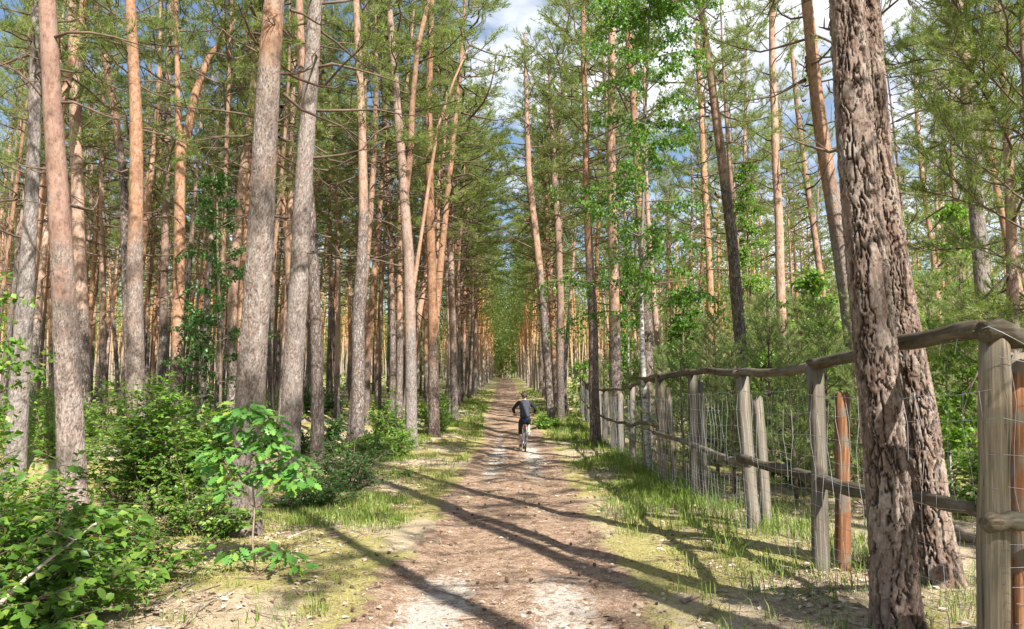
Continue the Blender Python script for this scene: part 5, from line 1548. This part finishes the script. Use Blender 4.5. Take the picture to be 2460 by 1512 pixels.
# pine cones: scaled little bodies
def cone_mesh():
    mb = MB(); k = 0
    mb.tube([(0, 0, 0), (0, 0, .2), (0, 0, .6), (0, 0, 1)], [.10, .34, .26, .05], 7, rnd=.2)
    for r_ in range(6):
        z = .08 + r_ * .15; rad = .36 * math.sin(math.pi * min(.92, .22 + z * .72)) + .05
        for q in range(6):
            a = q * 6.28 / 6 + r_ * .5; c, s_ = math.cos(a), math.sin(a); a2 = a + .36; a3 = a - .36
            mb.add([(rad * .7 * math.cos(a3), rad * .7 * math.sin(a3), z), (rad * .7 * math.cos(a2), rad * .7 * math.sin(a2), z), (rad * 1.3 * c, rad * 1.3 * s_, z + .12)], [(0, 1, 2)], None, .5)
    return np.concatenate(mb.V), np.concatenate(mb.T), np.concatenate(mb.Q)


cV, cT, cQ = cone_mesh()
P = gpts(190, -1.9, 2.2, 4.4, 19, lambda x, y: sst(1.8, 1.0, np.abs(side(x, y))) * .85 + .1)
AV = []; AT = []; AQ = []
for k, p in enumerate(P):
    e = Euler((R(90) + rg.normal() * .3, rg.normal() * .5, rg.random() * 6.28)).to_matrix(); s_ = .028 + .016 * rg.random()
    v = (cV * s_) @ np.array(e).T; AV.append(v + p + np.array([0, 0, s_ * .3])); AT.append(cT + k * len(cV)); AQ.append(cQ + k * len(cV))
tag(link('pine_cones', mesh_np('pine_cones', np.concatenate(AV), np.concatenate(AT), np.concatenate(AQ), M['cone']), kind='stuff'), 'fallen brown pine cones scattered over the path', 'pine cones')

# ------------------------------------------------------------------ single things lying about
mb = MB(); st = np.array([pix(a, b, d) for a, b, d in ((-30, 1480, 4.3), (60, 1392, 4.45), (130, 1335, 4.6), (180, 1298, 4.72), (222, 1262, 4.85))])
mb.tube(st, [.015, .012, .009, .006, .004], 8, wob=.15); mb.tube([st[3], pix(150, 1285, 4.75), pix(125, 1275, 4.75)], [.005, .003, .002], 5); mb.tube([st[4], pix(232, 1258, 4.86)], [.004, .009], 5)
tag(link('bare_stick', mb.mesh('bare_stick', M['pale_twig'])), 'long bare pale stick leaning across the bottom left shrub', 'stick')


def boulder(x, y, r, label, seed):
    rg_ = np.random.default_rng(seed); V = []; n, m = 14, 9
    for i in range(m):
        la = -1.2 + 2.77 * i / (m - 1)
        for j in range(n):
            lo_ = j * 6.28 / n; k = 1 + .25 * rg_.normal() * .6
            V.append((r[0] * k * math.cos(la) * math.cos(lo_), r[1] * k * math.cos(la) * math.sin(lo_), r[2] * math.sin(la) * k))
    i = np.arange(m - 1)[:, None] * n; j = np.arange(n)[None, :]; j2 = (j + 1) % n
    me = mesh_np('stone', V, [((m - 1) * n, (m - 1) * n + q, (m - 1) * n + q + 1) for q in range(1, n - 1)], np.stack([i + j, i + j2, i + n + j2, i + n + j], -1).reshape(-1, 4), M['stone'], False)
    tag(link('stone', me, loc=(x, y, ground(x, y) + r[2] * .25)), label, 'stone')


q = pix(372, 1500, 4.72); boulder(q[0], 4.72, (.085, .07, .05), 'pale lichen-grey stone at the bottom edge of the photo', 5)


def log(name, pts, r, mat, label, cat):
    mb = MB(); P = []
    for (px, py, d) in pts: p = pix(px, py, d); P.append([p[0], d, ground(p[0], d) + r * .7])
    mb.tube(P, np.linspace(r, r * .6, len(P)), 8, wob=.2)
    tag(link(name, mb.mesh(name, M[mat])), label, cat)


log('fallen_branch', [(285, 1440, 4.9), (320, 1470, 4.8), (345, 1500, 4.7)], .016, 'twig', 'bent grey fallen branch beside the pale stone', 'branch')
log('fallen_branch', [(445, 1120, 12.5), (480, 1135, 12), (515, 1150, 11.6)], .05, 'twig', 'dark fallen branch lying behind the oak sapling', 'branch')
log('fallen_branch', [(690, 1310, 7.9), (730, 1290, 8.3), (775, 1265, 8.8)], .012, 'pale_twig', 'pale dry forked branch right of the pale thick pine', 'branch')
log('fallen_branch', [(850, 1210, 9.6), (900, 1225, 9.4), (960, 1228, 9.3)], .018, 'twig', 'brown dead branch lying on the left verge', 'branch')
log('fallen_branch', [(1810, 1407, 5.9), (1835, 1409, 5.9), (1865, 1411, 5.9)], .022, 'pale_twig', 'short pale broken branch on the moss left of the big pine', 'branch')
log('fallen_branch', [(1640, 1425, 5.7), (1660, 1415, 5.8), (1682, 1400, 5.9)], .02, 'twig', 'small dark curved branch on the right verge', 'branch')
log('fallen_log', [(2295, 1310, 7.7), (2350, 1335, 7.3), (2420, 1355, 7.0)], .07, 'twig', 'grey fallen log behind the wire left of the corner post', 'log')
log('fallen_branch', [(380, 1445, 5.4), (420, 1425, 5.7), (470, 1400, 6.0)], .010, 'pale_twig', 'thin pale dry twig on the sunlit litter below the oak sapling', 'branch')
